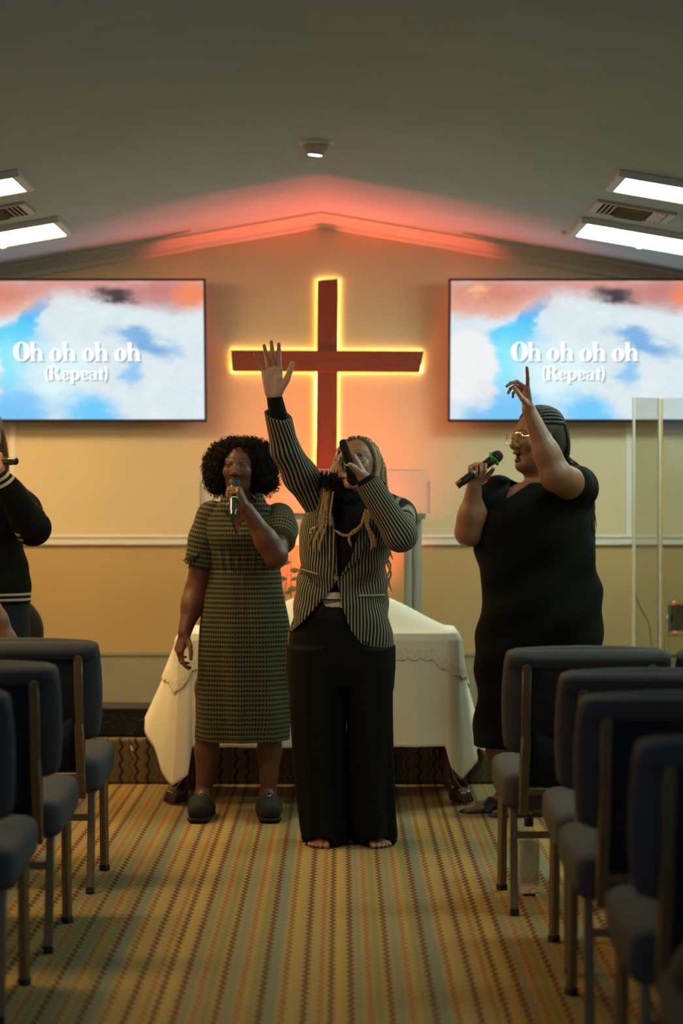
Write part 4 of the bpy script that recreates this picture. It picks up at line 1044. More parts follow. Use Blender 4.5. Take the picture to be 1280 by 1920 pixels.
def microphone(head, tail, label, ring=None, silver=False, head_col=None, ring_at=.62):
    """handheld microphone, axis from grille to tail"""
    a, b = Vector(head), Vector(tail); L = (b - a).length; M = Matrix.Translation(a) @ (b - a).to_track_quat('Z', 'Y').to_matrix().to_4x4()
    t = thing('microphone', label, 'microphone', a, 'handheld microphones')
    MB().lathe([(.003, -.030), (.014, -.027), (.022, -.018), (.0258, -.004), (.0258, .004), (.0235, .016), (.018, .026)], 28, M).build('grille', head_col or mic_mesh, t, True)
    MB().lathe([(.0262, -.003), (.0268, 0), (.0262, .003)], 28, M).build('grille_band', mic_black, t, True)
    MB().lathe([(.019, .022), (.0205, .030), (.0195, .05), (.0175, .10), (.0168, L - .040), (.0175, L - .036), (.0175, L - .028), (.0155, L - .025), (.0155, L - .003), (.0135, L), (.001, L)], 28, M).build('handle', mat('mic_silver', (.10, .10, .11), .18, metal=.8) if silver else mic_black, t, True)
    z = L * ring_at; MB().lathe([(.0176, z - .003), (.0184, z), (.0176, z + .003)], 24, M).build('status_ring', mic_green, t, True)
    return t, M
def glasses(parent, c, Rm, s, frame_m, lens_m, w=.027, hgt=.021, temple=True):
    H = lambda p: c + Rm @ (V3(*p) * s); fr = MB()
    t = None
    for q in (-1, 1):
        loop = [H((q * .034 + w * math.copysign(abs(math.cos(a)) ** .8, math.cos(a)), -.108 + .010 * (abs(q * .034 + w * math.cos(a)) / .06) ** 2, -.001 + hgt * math.copysign(abs(math.sin(a)) ** .8, math.sin(a)))) for a in np.linspace(0, 2 * math.pi, 33)]
        fr.tube(loop, .0017 * s, 6)
        if temple: fr.tube([H((q * .061, -.099, .006)), H((q * .073, -.06, .008)), H((q * .078, .0, .006)), H((q * .079, .018, -.006))], .0016 * s, 6)
    fr.tube([H((-.008, -.109, .002)), H((0, -.113, .005)), H((.008, -.109, .002))], .0016 * s, 6)
    g = fr.build('glasses', frame_m, parent, True)
    for q in (-1, 1):
        ring = [H((q * .034 + w * math.cos(a), -.108 + .010 * (abs(q * .034 + w * math.cos(a)) / .06) ** 2, -.001 + hgt * math.sin(a))) for a in np.linspace(0, 2 * math.pi, 25)[:-1]]
        obj('lens', ring, [tuple(range(24))], lens_m, g, False)
lens = acrylic('lens_glass', (.97, .97, .97), .02)
def box_around(p, r): return (np.asarray(p) - r, np.asarray(p) + r)
# ------------------------------------------------------------------ person in the checked dress (left)
D1 = 9.36
SK1 = (.135, .055, .030); PALM1 = (.30, .15, .09)
root = thing('person', 'woman in olive checked shirt dress and dark clogs singing into a microphone', 'person', (*W(447, 0, D1)[:2], 0), 'singers')
hc1, R1m, s1 = W(450, 876, D1 - .02), rotm(-9, -2, 2), 1.0
shL, elL, wrL = W(392, 968, D1), W(368, 1108, D1 + .02), W(346, 1186, D1 - .06)
shR, elR, wrR = W(528, 972, D1), W(517, 1043, D1 - .21), W(462, 953, D1 - .235)
nk = W(450, 945, D1 + .015)
pr = head_prims(hc1, R1m, s1, .55, .45)
pr += [cap(hc1 + V3(0, .025, -.05), nk + V3(0, .005, -.02), .048, .052, .03)]
tors = [rowpx(930, 425, 475, D1, .05, .01), rowpx(948, 392, 506, D1, .075), rowpx(965, 378, 530, D1, .10), rowpx(1000, 388, 528, D1, .125, -.01), rowpx(1040, 392, 526, D1, .115), rowpx(1085, 393, 524, D1, .105), rowpx(1150, 382, 536, D1, .12), rowpx(1210, 374, 541, D1, .13), rowpx(1270, 380, 535, D1, .11)]
pr += [loft(tors, k=.03, grow=-.012)]
pr += arm_prims(shL, elL, wrL, (.053, .046, .045, .029)) + arm_prims(shR, elR, wrR, (.053, .045, .046, .028))
# hanging hand, slightly curled
h1, p1 = hand_prims(wrL, W(330, 1238, D1 - .08) - wrL, V3(.75, .5, 0), V3(0, -1, .1), ((22, 28, 18), (32, 38, 22), (36, 42, 25), (40, 44, 25)), .93, thumb=((.75, .5, .35), (.9, .2, .35), (.95, .0, .3)))
# hand round the microphone
micd1 = np.array(W(437, 966, D1 - .33)) - np.array(W(440, 908, D1 - .155)); micd1 /= np.linalg.norm(micd1)
h2, p2 = hand_prims(wrR, W(447, 916, D1 - .235) - wrR, V3(-.85, .15, -.35), -micd1 * 1.0, ((62, 75, 45), (66, 78, 45), (70, 80, 45), (74, 80, 45)), .93, spread=(3, 1, -2, -5), thumb=((.5, .55, .6), (.25, .45, .85), (-.1, .3, .95)))
pr += h1 + h2
for kx, ax_, ay in ((390, 382, 1400), (507, 503, 1400)):
    a = W(kx, 1290, D1 + .01); c_ = W(kx - 2, 1408, D1 + .03); e = W(ax_, 1490, D1 + .03)
    pr += [cap(W(kx + (22 if kx < 447 else -22), 1200, D1), a, .075, .054), cap(a, c_, .054, .051), cap(c_, e, .051, .032), cap(e, V3(e[0], e[1] - .03, .07), .034, .036)]
bo = body_obj(root, pr, .004, [(*box_around(hc1 + V3(0, 0, -.01), .145), .0024), (*box_around(wrL + (W(330, 1238, D1 - .08) - wrL) * .6, .105), .002), (*box_around(wrR + (W(447, 916, D1 - .235) - wrR) * .5, .095), .002)], SK1, [(hc1, R1m, s1, (.13, .045, .035), .55)], [p1, p2], PALM1)
eyes(root, hc1, R1m, s1, (-.05, 0))
m, nt, b = nt_new('checked_dress'); u, v, _ = uv_nodes(nt)
fu = mth(nt, 'FRACT', mth(nt, 'MULTIPLY', u, 1 / .0118)); fv = mth(nt, 'FRACT', mth(nt, 'MULTIPLY', v, 1 / .0205))
band = lambda f_, c_, w__: mth(nt, 'LESS_THAN', mth(nt, 'ABSOLUTE', mth(nt, 'SUBTRACT', f_, c_)), w__)
sq_ = mth(nt, 'MULTIPLY', band(fu, .5, .27), band(fv, .5, .25)); lnm = mth(nt, 'MAXIMUM', band(fv, .10, .05), band(fv, .90, .05))
c = mixc(nt, noise(nt, 200, 2, .6, objco(nt)), (.060, .060, .036), (.095, .092, .056)); c = mixc(nt, mth(nt, 'MULTIPLY', lnm, .6), c, (.21, .19, .10)); c = mixc(nt, sq_, c, (.010, .009, .006))
nt.links.new(c, b.inputs['Base Color']); b.inputs['Roughness'].default_value = .9; b.inputs['Specular IOR Level'].default_value = .15; bump(nt, b, noise(nt, 600, 2, .5, objco(nt)), .3, .0015); dress_m = m
skirt = [rowpx(1388, 365, 541, D1, .135, .01), rowpx(1330, 366, 543, D1, .135), rowpx(1250, 368, 545, D1, .135), rowpx(1180, 373, 543, D1, .132), rowpx(1120, 383, 533, D1, .12), rowpx(1075, 391, 527, D1, .112), rowpx(1040, 389, 529, D1, .122), rowpx(1005, 384, 531, D1, .138, -.012), rowpx(975, 377, 531, D1, .118), rowpx(955, 385, 520, D1, .092), rowpx(940, 410, 492, D1, .066, .005)]
zw = W(0, 1068, D1)[2]
def dfold(th, z):
    return (-.006 * np.clip((zw - z) / .5, 0, 1) * np.sin(7 * th + 5 * z) - .004 * np.exp(-((z - zw - .04) / .05) ** 2) * np.sin(22 * th) - .003 * np.exp(-(th / .05) ** 2)) + .004 * np.exp(-((z - zw) / .012) ** 2)
zv0, zv1 = W(0, 1003, D1)[2], W(0, 930, D1)[2]; xv = W(447, 0, D1)[0]
def vneck(x, y, z):
    w__ = np.interp(z.ravel(), [zv0, zv1], [.0, .060]).reshape(z.shape); return np.maximum(np.maximum(np.abs(x - xv) - w__, y - (D1 - .01)), zv0 - z)
dr = garment('dress', [loft(skirt, k=.02, fold=dfold), field(vneck, (xv - .1, D1 - .3, zv0), (xv + .1, D1, zv1 + .05)), field(lambda x, y, z: (np.sqrt((x - nk[0]) ** 2 + (y - D1 - .01) ** 2) - .058) + 0 * z, (nk[0] - .1, D1 - .1, nk[2] - .015), (nk[0] + .1, D1 + .1, nk[2] + .2)),
                       loft([(skirt[0][0] - .02, *skirt[0][1:3], skirt[0][3] - .026, skirt[0][4] - .026), (skirt[0][0] + .07, *skirt[1][1:3], skirt[1][3] - .03, skirt[1][4] - .03)], k=.002, op='s')], .005, dress_m, root, axis=(xv, D1))
def sleeve(name, prims, cutp, cutn, seg, m, parent, h=.005, rad=.072):
    cutn = cutn / np.linalg.norm(cutn)
    ad = [p for p in prims]; lo = np.min([p[1] for p in ad], 0); hi = np.max([p[2] for p in ad], 0)
    prims = prims + [field(lambda x, y, z: -((x - cutp[0]) * cutn[0] + (y - cutp[1]) * cutn[1] + (z - cutp[2]) * cutn[2]), lo, hi, .003)]
    return garment(name, prims, h, m, parent, seg=seg, rad=rad)
cL = shL + (elL - shL) * .66; dL = (elL - shL) / np.linalg.norm(elL - shL)
sleeve('sleeve', [cap(shL + V3(.012, 0, .0), shL + dL * .10, .068, .070), cap(shL + dL * .10, cL + dL * .06, .070, .073)], cL, dL + V3(-.0, 0, .12), (shL, elL), dress_m, dr)
cR = shR + (elR - shR) * .62; dR_ = (elR - shR) / np.linalg.norm(elR - shR)
sleeve('sleeve', [cap(shR + V3(-.012, 0, .0), shR + dR_ * .08, .068, .074), cap(shR + dR_ * .08, cR + dR_ * .07, .074, .074)], cR, dR_, (shR, elR), dress_m, dr)
# cuff ties, collar, placket
ct_ = W(352, 1046, D1 - .03); o = MB().tube(spline([W(372, 1040, D1 - .07), W(355, 1044, D1 - .05), W(342, 1052, D1 - .04)], 8), np.linspace(.012, .004, 8), 6, .3).tube(spline([W(368, 1042, D1 - .07), W(358, 1055, D1 - .06), W(353, 1066, D1 - .06)], 8), np.linspace(.011, .004, 8), 6, .3).build('cuff_tie', dress_m, dr, True)
def flap(pts, name, parent, m, th=.004):
    n = len(pts); c_ = np.mean(pts, 0); o = obj(name, list(pts) + [c_ + V3(0, -.006, 0)], [(i, (i + 1) % n, n) for i in range(n)], m, parent); q = o.modifiers.new('thickness', 'SOLIDIFY'); q.thickness = th; q.offset = 0; vattr(o, 'guv', np.array([(p[0] - xv, p[2], 0) for p in list(pts) + [c_]])); return o
fy = D1 - .115
flap([W(428, 925, fy + .06), W(413, 936, fy + .03), W(411, 957, fy - .003), W(428, 965, fy - .012), W(438, 955, fy - .005)], 'collar', dr, dress_m)
flap([W(479, 922, fy + .07), W(493, 928, fy + .05), W(504, 952, fy + .01), W(503, 962, fy - .003), W(486, 950, fy - .006), W(477, 940, fy + .02)], 'collar', dr, dress_m)
for py in (1035, 1070, 1110, 1150, 1190, 1230, 1270, 1310, 1350):
    q = W(444, py, D1); yy = D1 - np.interp(q[2], [r_[0] for r_ in sorted(skirt)], [r_[4] for r_ in sorted(skirt)]) - .004
    MB().lathe([(.004, -.0015), (.0045, 0), (.004, .0015)], 12, Matrix.Translation((q[0], yy, q[2])) @ Matrix.Rotation(R(90), 4, 'X')).build('button', mat('dark_button', (.02, .018, .012), .4), dr, True)
# hair
hair_m = mat('black_hair', (.012, .008, .006), .75, var=.3, nscale=80, spec=.25, bstr=.8, bscale=160, bdist=.006)
Hh = lambda px, py, d: W(px, py, d)
hp = [elp(hc1 + V3(0, .03, .048), (.100, .104, .074), k=.04), elp(Hh(411, 876, D1 + .02), (.058, .085, .084), k=.05), elp(Hh(490, 872, D1 + .02), (.058, .088, .086), k=.05), elp(hc1 + V3(0, .075, -.01), (.12, .065, .10), k=.04),
      elp(Hh(412, 905, D1), (.040, .05, .035), k=.04), elp(Hh(497, 900, D1), (.045, .05, .04), k=.04),
      elp(hc1 + R1m @ V3(0, -.095, -.028), (.083, .090, .112), R1m, k=.012, op='s'), cap(hc1 + V3(0, -.03, .15), hc1 + V3(0, .1, .16), .032, .032, k=.03, op='s')]
def hnoise(p, A, f):
    fn, lo, hi, k, op = p
    return (lambda x, y, z: fn(x, y, z) + A * (np.sin(f * x + 1.1 * f * z) * np.sin(f * 1.3 * y + f * .7 * x) + .6 * np.sin(2.1 * f * z + f * y) * np.sin(1.9 * f * x - f * z)), lo - A, hi + A, k, op)
hp = [hnoise(q, .006, 95) if q[4] == 'u' else q for q in hp]
V, F = sdf_mesh(hp, .005); hr = obj('hair', V, F, hair_m, root); Nv = vnormals(V, F)
sel = (Nv[:, 1] < .6); v, f = curls_mesh(V[sel], Nv[sel], 2600, .020, .0011, nrg); o = obj('hair_curls', v, f, hair_m, hr, False); o['kind'] = 'stuff'
low = V[(V[:, 2] < hc1[2] - .035)]; v, f = curls_mesh(low, np.tile(V3(0, -.1, -1.0), (len(low), 1)), 420, .030, .0016, nrg); o = obj('hair_ends', v, f, hair_m, hr, False); o['kind'] = 'stuff'
# clogs
clog_m = mat('dark_suede', (.007, .0085, .0055), .85, var=.2, nscale=90, bstr=.3, bscale=500); cork = mat('clog_sole', (.006, .006, .005), .8)
for cx, yw in ((375, -4), (505, 5)):
    g = W(cx, 1538, 9.20); g[2] = 0; fw = V3(math.sin(R(yw)) * -1 if False else math.sin(R(yw)), -math.cos(R(yw)), 0); sd = V3(-fw[1], fw[0], 0); up = V3(0, 0, 1)
    c0_ = g - fw * .03
    up_ = [cap(c0_ - fw * .01 + up * .058, c0_ + fw * .075 + up * .040, .052, .044, k=.03), cap(c0_ - fw * .13 + up * .030, c0_ + up * .04, .046, .050, k=.03), field(lambda x, y, z: z - .024 + 0 * x + 0 * y, c0_ - .3, c0_ + V3(.3, .3, .024)),
           elp(c0_ - fw * .125 + up * .11, (.045, .10, .07), rotm(yw), k=.01, op='s')]
    V, F = sdf_mesh(up_, .004); sh = obj('clog', V, F, clog_m, root)
    so_ = [cap(c0_ - fw * .135 + up * .014, c0_ + fw * .075 + up * .014, .047, .050, k=.02, sq=(up, .30))]
    V, F = sdf_mesh([so_[0], field(lambda x, y, z: z + 0 * x + 0 * y - .0005, c0_ - .3, c0_ + V3(.3, .3, .0))], .004); obj('sole', V, F, cork, sh)
    st_ = MB().tube(spline([c0_ + fw * .012 + sd * -.045 + up * .062, c0_ + fw * .015 + up * .106, c0_ + fw * .012 + sd * .045 + up * .062], 14), .009, 6, .35).build('strap', clog_m, sh, True)
    MB().lathe([(.008, -.002), (.010, 0), (.008, .002)], 14, Matrix.Translation(Vector(c0_ + fw * .018 + up * .108)) @ Matrix.Rotation(R(25), 4, 'X')).build('buckle', chrome, sh, True)
mt, _ = microphone(W(440, 908, D1 - .155), W(437, 968, D1 - .345), 'dark silver microphone with green ring held by the woman in the checked dress', silver=True, ring_at=.50)
# ------------------------------------------------------------------ person in the striped blazer (centre)
D2 = 8.62
SK2 = (.34, .16, .10); PALM2 = (.60, .35, .26)
root = thing('person', 'barefoot woman in striped blazer raising one hand and singing upwards', 'person', (*W(642, 0, D2)[:2], 0), 'singers')
hc2, R2m, s2 = W(667, 877, D2 - .01), rotm(-10, -27, 3), 1.04
shL, elL, wrL = W(590, 940, D2), W(534, 842, D2 - .16), W(514, 742, D2 - .27)
shR, elR, wrR = W(734, 955, D2), W(750, 1003, D2 - .25), W(685, 899, D2 - .257)
nk = W(655, 940, D2 + .02)
pr = head_prims(hc2, R2m, s2, .9, .55)
pr += [cap(hc2 + R2m @ V3(0, .02, -.06), nk, .050, .054, .03)]
tors = [rowpx(925, 625, 690, D2, .05), rowpx(945, 590, 735, D2, .085), rowpx(975, 578, 735, D2, .11), rowpx(1010, 574, 726, D2, .118), rowpx(1085, 572, 712, D2, .105), rowpx(1150, 560, 718, D2, .115), rowpx(1220, 552, 728, D2, .12)]
pr += [loft(tors, k=.03)]
pr += arm_prims(shL, elL, wrL, (.048, .040, .038, .026)) + arm_prims(shR, elR, wrR, (.048, .040, .040, .027))
dh = W(509, 690, D2 - .29) - wrL
h1, p1 = hand_prims(wrL, dh, V3(.05, -1, -.1), V3(1, -.1, 0), ((-30, 14, 8), (-36, 12, 8), (-34, 14, 8), (-18, 14, 8)), 1.10, spread=(5, 0, -6, -22), thumb=((.75, .55, .15), (.88, .42, .1), (.92, .35, .05)))
micd2 = W(643, 829, D2 - .36) - W(662, 897, D2 - .155); micd2 /= np.linalg.norm(micd2)
h2, p2 = hand_prims(wrR, W(670, 870, D2 - .238) - wrR, V3(-.75, .2, .15), micd2, ((58, 70, 45), (60, 72, 45), (64, 76, 45), (68, 78, 45)), 1.06, spread=(4, 1, -3, -6), thumb=((.40, .80, .1), (.12, 1, .08), (.02, 1, .02)))
pr += h1 + h2
hipz = .80
for sx, kx, ax_ in ((-1, 596, 604), (1, 690, 702)):
    a = W(kx, 1370, D2); e = W(ax_, 1530, D2 + .02); e[2] = .10
    pr += [cap(W(642 + sx * 40, 1210, D2), a, .080, .055), cap(a, e, .055, .036)]
fdir = [V3(-.10, -1, 0), V3(.12, -1, 0)]
for ax_, fd, bg in ((603, V3(-.08, -1, 0), V3(1, 0, 0)), (706, V3(.10, -1, 0), V3(-1, 0, 0))):
    q = W(ax_, 0, D2 + .03); fd = fd / np.linalg.norm(fd); bgv = bg - fd * (bg @ fd); pr += foot_prims(V3(q[0], D2 + .03, .10), fd, bgv, .98)
bo = body_obj(root, pr, .004, [(*box_around(hc2, .145), .0024), (*box_around(wrL + dh * .95, .115), .002), (*box_around(wrR + (W(670, 870, D2 - .238) - wrR) * .8, .095), .002), (W(560, 1600, D2) * 0 + V3(W(565, 0, D2)[0], D2 - .18, -.01), V3(W(750, 0, D2)[0], D2 - .02, .075), .0024)], SK2, [(hc2, R2m, s2, (.22, .08, .06), .9)], [p1, p2], PALM2)
eyes(root, hc2, R2m, s2, (-.05, .28))
# trousers
blk = fabric('black_trouser_cloth', (.005, .0047, .0044), .9, .2)
zc_ = W(0, 1240, D2)[2]
def pf(ph): return lambda th, z: -.006 * np.clip((zc_ - z) / .5, 0, 1) * (np.sin(5 * th + ph + 2 * z) + .5 * np.sin(9 * th - 3 * z)) - .004 * np.exp(-(z / .05) ** 2) * np.sin(60 * z + 3 * th)
legL = [(.010, *rowpx(1570, 566, 656, D2, .125, .0)[1:]), rowpx(1500, 557, 650.5, D2, .12), rowpx(1400, 547, 648.5, D2, .12), rowpx(1300, 541, 647.5, D2, .125), rowpx(1215, 541, 648, D2, .125)]
legR = [(.010, *rowpx(1570, 661, 745, D2, .125, .0)[1:]), rowpx(1500, 655, 741, D2, .12), rowpx(1400, 652, 738, D2, .12), rowpx(1300, 649.5, 737, D2, .125), rowpx(1215, 646, 737, D2, .125)]
pel = [rowpx(1285, 548, 730, D2, .105), rowpx(1245, 541, 737, D2, .126), rowpx(1200, 543, 736, D2, .13), rowpx(1160, 553, 726, D2, .122), rowpx(1132, 564, 716, D2, .116)]
feet_gap = [field(lambda x, y, z, c=c: np.sqrt(((x - c) / .052) ** 2 + ((z - .012) / .030) ** 2) * .03 - .03 + np.maximum(0, y - (D2 - .03)), (c - .06, D2 - .2, -.01), (c + .06, D2, .05), .004) for c in (W(601, 0, D2 - .1)[0], W(708, 0, D2 - .1)[0])]
tr = garment('trousers', [loft(legL, k=.002, fold=pf(0)), loft(legR, k=.002, fold=pf(2)), loft(pel, k=.03)] + feet_gap, .004, blk, root, axis=(0, D2), uv=False)
cr_ = W(0, 1190, D2)
# black top and cuffs, pale shirt hem
topm = fabric('black_knit', (.010, .010, .010), .9, .3)
tp = garment('black_top', [loft(tors, k=.02, grow=.006), cap(nk + V3(0, 0, -.02), nk + V3(0, -.005, .055), .066, .060, .02)], .006, topm, root, uv=False)
sleeve('cuff', [cap(wrL + (elL - wrL) * .45, wrL - dh * .05, .037, .030)], wrL - dh * .02, dh, (elL, wrL), topm, tp, .004)
dwr = (wrR - elR) / np.linalg.norm(wrR - elR)
sleeve('cuff', [cap(wrR - dwr * .1, wrR + dwr * .02, .040, .036)], wrR + dwr * .008, dwr, (elR, wrR), topm, tp, .004)
sh_hem = [(W(0, 1137, D2)[2], *rowpx(1137, 566, 714, D2, .121)[1:]), rowpx(1108, 570, 712, D2, .118)]
garment('shirt_hem', [loft(sh_hem, k=.01)], .005, fabric('pale_shirt', (.55, .50, .40), .85), tp, uv=False)
MB().box((W(600, 0, D2)[0], D2 - .128, W(0, 1122.5, D2)[2]), (W(650, 0, D2)[0], D2 - .10, W(0, 1120.5, D2)[2])).build('hem_seam', topm, tp)
# striped blazer
m, nt, b = nt_new('striped_blazer'); u, v, _ = uv_nodes(nt)
fu = mth(nt, 'FRACT', mth(nt, 'MULTIPLY', u, 1 / .0128)); st_ = N(nt, 'ShaderNodeMapRange', interpolation_type='SMOOTHSTEP'); nt.links.new(mth(nt, 'ABSOLUTE', mth(nt, 'SUBTRACT', fu, .5)), st_.inputs[0]); st_.inputs[1].default_value = .23; st_.inputs[2].default_value = .40
rib = mth(nt, 'SINE', mth(nt, 'MULTIPLY', v, 1400)); wv = noise(nt, 500, 2, .6, objco(nt))
c = mixc(nt, wv, (.25, .215, .13), (.42, .36, .22)); c = mixc(nt, st_.outputs[0], (.014, .016, .022), c)
nt.links.new(c, b.inputs['Base Color']); b.inputs['Roughness'].default_value = .85; b.inputs['Specular IOR Level'].default_value = .2; bump(nt, b, mth(nt, 'ADD', mth(nt, 'MULTIPLY', wv, .5), st_.outputs[0]), .35, .002); jm = m
jr = [rowpx(1230, 541, 738, D2, .140), rowpx(1190, 540, 737, D2, .142), rowpx(1150, 547, 731, D2, .138), rowpx(1115, 553, 727, D2, .131), rowpx(1085, 558, 725, D2, .127), rowpx(1045, 561, 729, D2, .130), rowpx(1005, 562, 738, D2, .134), rowpx(970, 566, 747, D2, .128), rowpx(948, 580, 745, D2, .105), rowpx(932, 606, 720, D2, .080), rowpx(922, 626, 695, D2, .055)]
def K(pts): z = [W(0, q[0], D2 - .12)[2] for q in pts][::-1]; x = [W(q[1], 0, D2 - .12)[0] for q in pts][::-1]; return z, x
eL = K([(900, 618), (940, 618), (1000, 630), (1050, 631), (1076, 632), (1090, 630), (1100, 625), (1130, 600), (1160, 574), (1186, 548), (1194, 520), (1250, 500)])
eR = K([(900, 700), (940, 695), (1000, 672), (1050, 657), (1076, 640), (1090, 631), (1100, 634), (1135, 641), (1180, 656), (1208, 676), (1222, 700), (1236, 742), (1250, 760)])
def opening(x, y, z):
    a = np.interp(z.ravel(), *eL).reshape(z.shape); c_ = np.interp(z.ravel(), *eR).reshape(z.shape)
    return np.maximum(np.maximum(a - x, x - c_), y - (D2 - .0))
op_ = field(opening, (-.4, D2 - .3, .6), (.4, D2, 1.45), .003)
zb_ = W(0, 1085, D2)[2]
def jf(th, z):
    side = np.where(th < 0, 1.0, -1.0)
    pull = np.sin((z - zb_) * 60 + side * th * 5.0) * np.exp(-((z - zb_) / .12) ** 2)
    return .0032 * pull + .003 * np.sin(30 * z + 4 * th) - .004 * np.clip((zb_ - z) / .3, 0, 1) * np.sin(6 * th + 9 * z)
inner = loft(jr, k=.003, op='s', grow=-.011, cap0=False, cap1=False)
jk = garment('blazer', [loft(jr, k=.02, fold=jf), inner, op_], .0045, jm, root, axis=(W(640, 0, D2)[0], D2), el=(.185, .135))
jl = loft(jr, grow=.007, fold=jf)
def lapel(edge, sgn, top, wd):
    zt_, z0_ = W(0, top, D2)[2], W(0, 1078, D2)[2]
    def fn(x, y, z):
        e = np.interp(z.ravel(), *edge).reshape(z.shape); w__ = np.interp(z.ravel(), [z0_, z0_ + .06, zt_ - .05, zt_], [.004, .030, wd, wd * .55]).reshape(z.shape)
        d = (x - e) * sgn
        return np.maximum.reduce([jl[0](x, y, z), -d - .001 + 0 * y, d - w__ + 0 * y, z0_ - z + 0 * x + 0 * y, z - zt_ + 0 * x + 0 * y, y - (D2 - .04) + 0 * x + 0 * z, -(jl[0](x, y, z) + .008)])
    xs = W(640, 0, D2)[0]
    return (fn, V3(-.2, D2 - .22, z0_), V3(.25, D2 - .03, zt_), .001, 'u')
garment('lapel', [lapel(eL, -1, 950, .062)], .0038, jm, jk, axis=(W(600, 0, D2)[0], D2), el=(.185, .135))
garment('lapel', [lapel(eR, 1, 950, .058)], .0038, jm, jk, axis=(W(660, 0, D2)[0], D2), el=(.185, .135))
dA = (wrL - elL) / np.linalg.norm(wrL - elL); cfL = W(521, 778, D2 - .235)
sleeve('sleeve', [cap(shL + V3(.03, 0, -.01), shL + (elL - shL) * .5, .074, .064, .03), cap(shL + (elL - shL) * .5, elL, .064, .056, .03), cap(elL, cfL + dA * .04, .054, .050, .02), cap(cfL, cfL + dA * .06, .037, .037, k=.003, op='s')], cfL, dA + V3(.42, 0, .0), (shL, wrL), jm, jk, .0045, .062)
sleeve('sleeve', [cap(shR + V3(-.03, 0, -.005), shR + (elR - shR) * .3 + V3(.012, 0, .0), .076, .072, .03), cap(shR + (elR - shR) * .3 + V3(.012, 0, 0), elR, .070, .062, .03), cap(elR, wrR - dwr * .02, .062, .050, .025), cap(wrR - dwr * .05, wrR + dwr * .05, .040, .040, k=.003, op='s')], wrR - dwr * .012, dwr, (elR, wrR), jm, jk, .0045, .060)
bq = W(630, 1084, D2 - .14)
MB().lathe([(.002, -.004), (.009, -.003), (.0105, 0), (.009, .003), (.004, .005), (.001, .0055)], 20, Matrix.Translation(Vector(bq)) @ Matrix.Rotation(R(90), 4, 'X')).build('button', mat('gold_button', (.75, .62, .30), .2, metal=1.0), jk, True)
for xa, xb, py, nm in ((672, 720, 1114, 'pocket'), (566, 596, 1066, 'pocket')):
    pts = []
    for q in np.linspace(xa, xb, 10):
        w0 = W(q, py, D2); yy = D2 - .133 * math.sqrt(max(.05, 1 - ((w0[0] - .002) / .182) ** 2)) - .004; pts.append((w0[0], yy, w0[2] + (0.0 if xa > 640 else -.0006 * (q - xa))))
    MB().tube(pts, .004, 6).build('pocket_welt', jm, jk, True)
# fuzzy black scarf
fz = mat('fuzzy_black', (.008, .0075, .007), .95, var=.3, nscale=150, bstr=.8, bscale=200, bdist=.006)
sc = [elp(W(628, 912, D2 - .07), (.062, .05, .040), k=.03), elp(W(606, 908, D2 - .05), (.035, .045, .032), k=.03), elp(W(655, 930, D2 - .075), (.05, .035, .03), k=.03), elp(W(700, 918, D2 - .0), (.04, .055, .03), k=.03), elp(W(660, 925, D2 + .05), (.08, .05, .035), k=.03)]
V, F = sdf_mesh(sc, .006); sf = obj('scarf', V, F, fz, root); Nv = vnormals(V, F)
idx = nrg.choice(len(V), 900); vs = []; fs = []
for i in idx:
    n = Nv[i] + nrg.normal(0, .45, 3) + V3(0, 0, .35); n /= np.linalg.norm(n); L_ = nrg.uniform(.010, .026); a, f = tube([V[i] - n * .004, V[i] + n * L_ * .6 + nrg.normal(0, .002, 3), V[i] + n * L_], [.0032, .0026, .0010], 4); b0 = len(vs); vs += a; fs += [tuple(q + b0 for q in g) for g in f]
o = obj('scarf_fringe', vs, fs, fz, sf, False); o['kind'] = 'stuff'
# braids
brm = braid_mat('blonde_braid', (.28, .17, .07), (.60, .42, .20)); bdk = braid_mat('brown_braid', (.06, .035, .018), (.20, .125, .06))
H2 = lambda p: hc2 + R2m @ (V3(*p) * s2)
capf = [elp(H2((0, .024, .040)), V3(.081, .100, .087) * s2, R2m, k=.02), elp(H2((0, -.085, -.02)), V3(.076, .085, .122) * s2, R2m, k=.008, op='s')]
V, F = sdf_mesh(capf, .004); hr = obj('hair', V, F, bdk, root)
def scalp(a_, b_): # a_ angle left-right over the crown, b_ front-back
    return H2((.084 * math.sin(a_) * math.cos(b_), .024 + .102 * math.sin(b_), .042 + .090 * math.cos(a_) * math.cos(b_)))
k_ = 0
for i in range(13):           # viewer-right curtain
    t_ = i / 12; b_ = -.75 + 1.1 * t_; st0 = scalp(.35, b_); s1_ = scalp(1.2, b_)
    e1 = W(703 + 20 * t_ + rnd.uniform(-2, 2), 895, D2 - .03 + .10 * t_); e2 = W(708 + 22 * t_ + rnd.uniform(-3, 3), 935 + 8 * t_, D2 + .0 + .10 * t_)
    braid(hr, [st0, s1_, (s1_ + e1) / 2 + V3(.008, 0, .0), e1, e2], .0062, brm if i % 3 else bdk, 44, seed=i)
for i in range(9):            # viewer-left curtain
    t_ = i / 8; b_ = -.75 + 1.0 * t_; st0 = scalp(-.35, b_); s1_ = scalp(-1.2, b_)
    e1 = W(634 - 12 * t_, 880, D2 - .06 + .09 * t_); e2 = W(626 - 14 * t_, 905, D2 - .03 + .06 * t_)
    braid(hr, [st0, s1_, (s1_ + e1) / 2 + V3(-.006, 0, 0), e1, e2], .0060, brm if i % 3 else bdk, 40, seed=i)
for i in range(9):            # over the crown
    a_ = -1.0 + 2.0 * i / 8; braid(hr, [scalp(a_, -.72), scalp(a_, -.2), scalp(a_, .4), scalp(a_, 1.1)], .0062, brm if i % 2 else bdk, 36, seed=i)
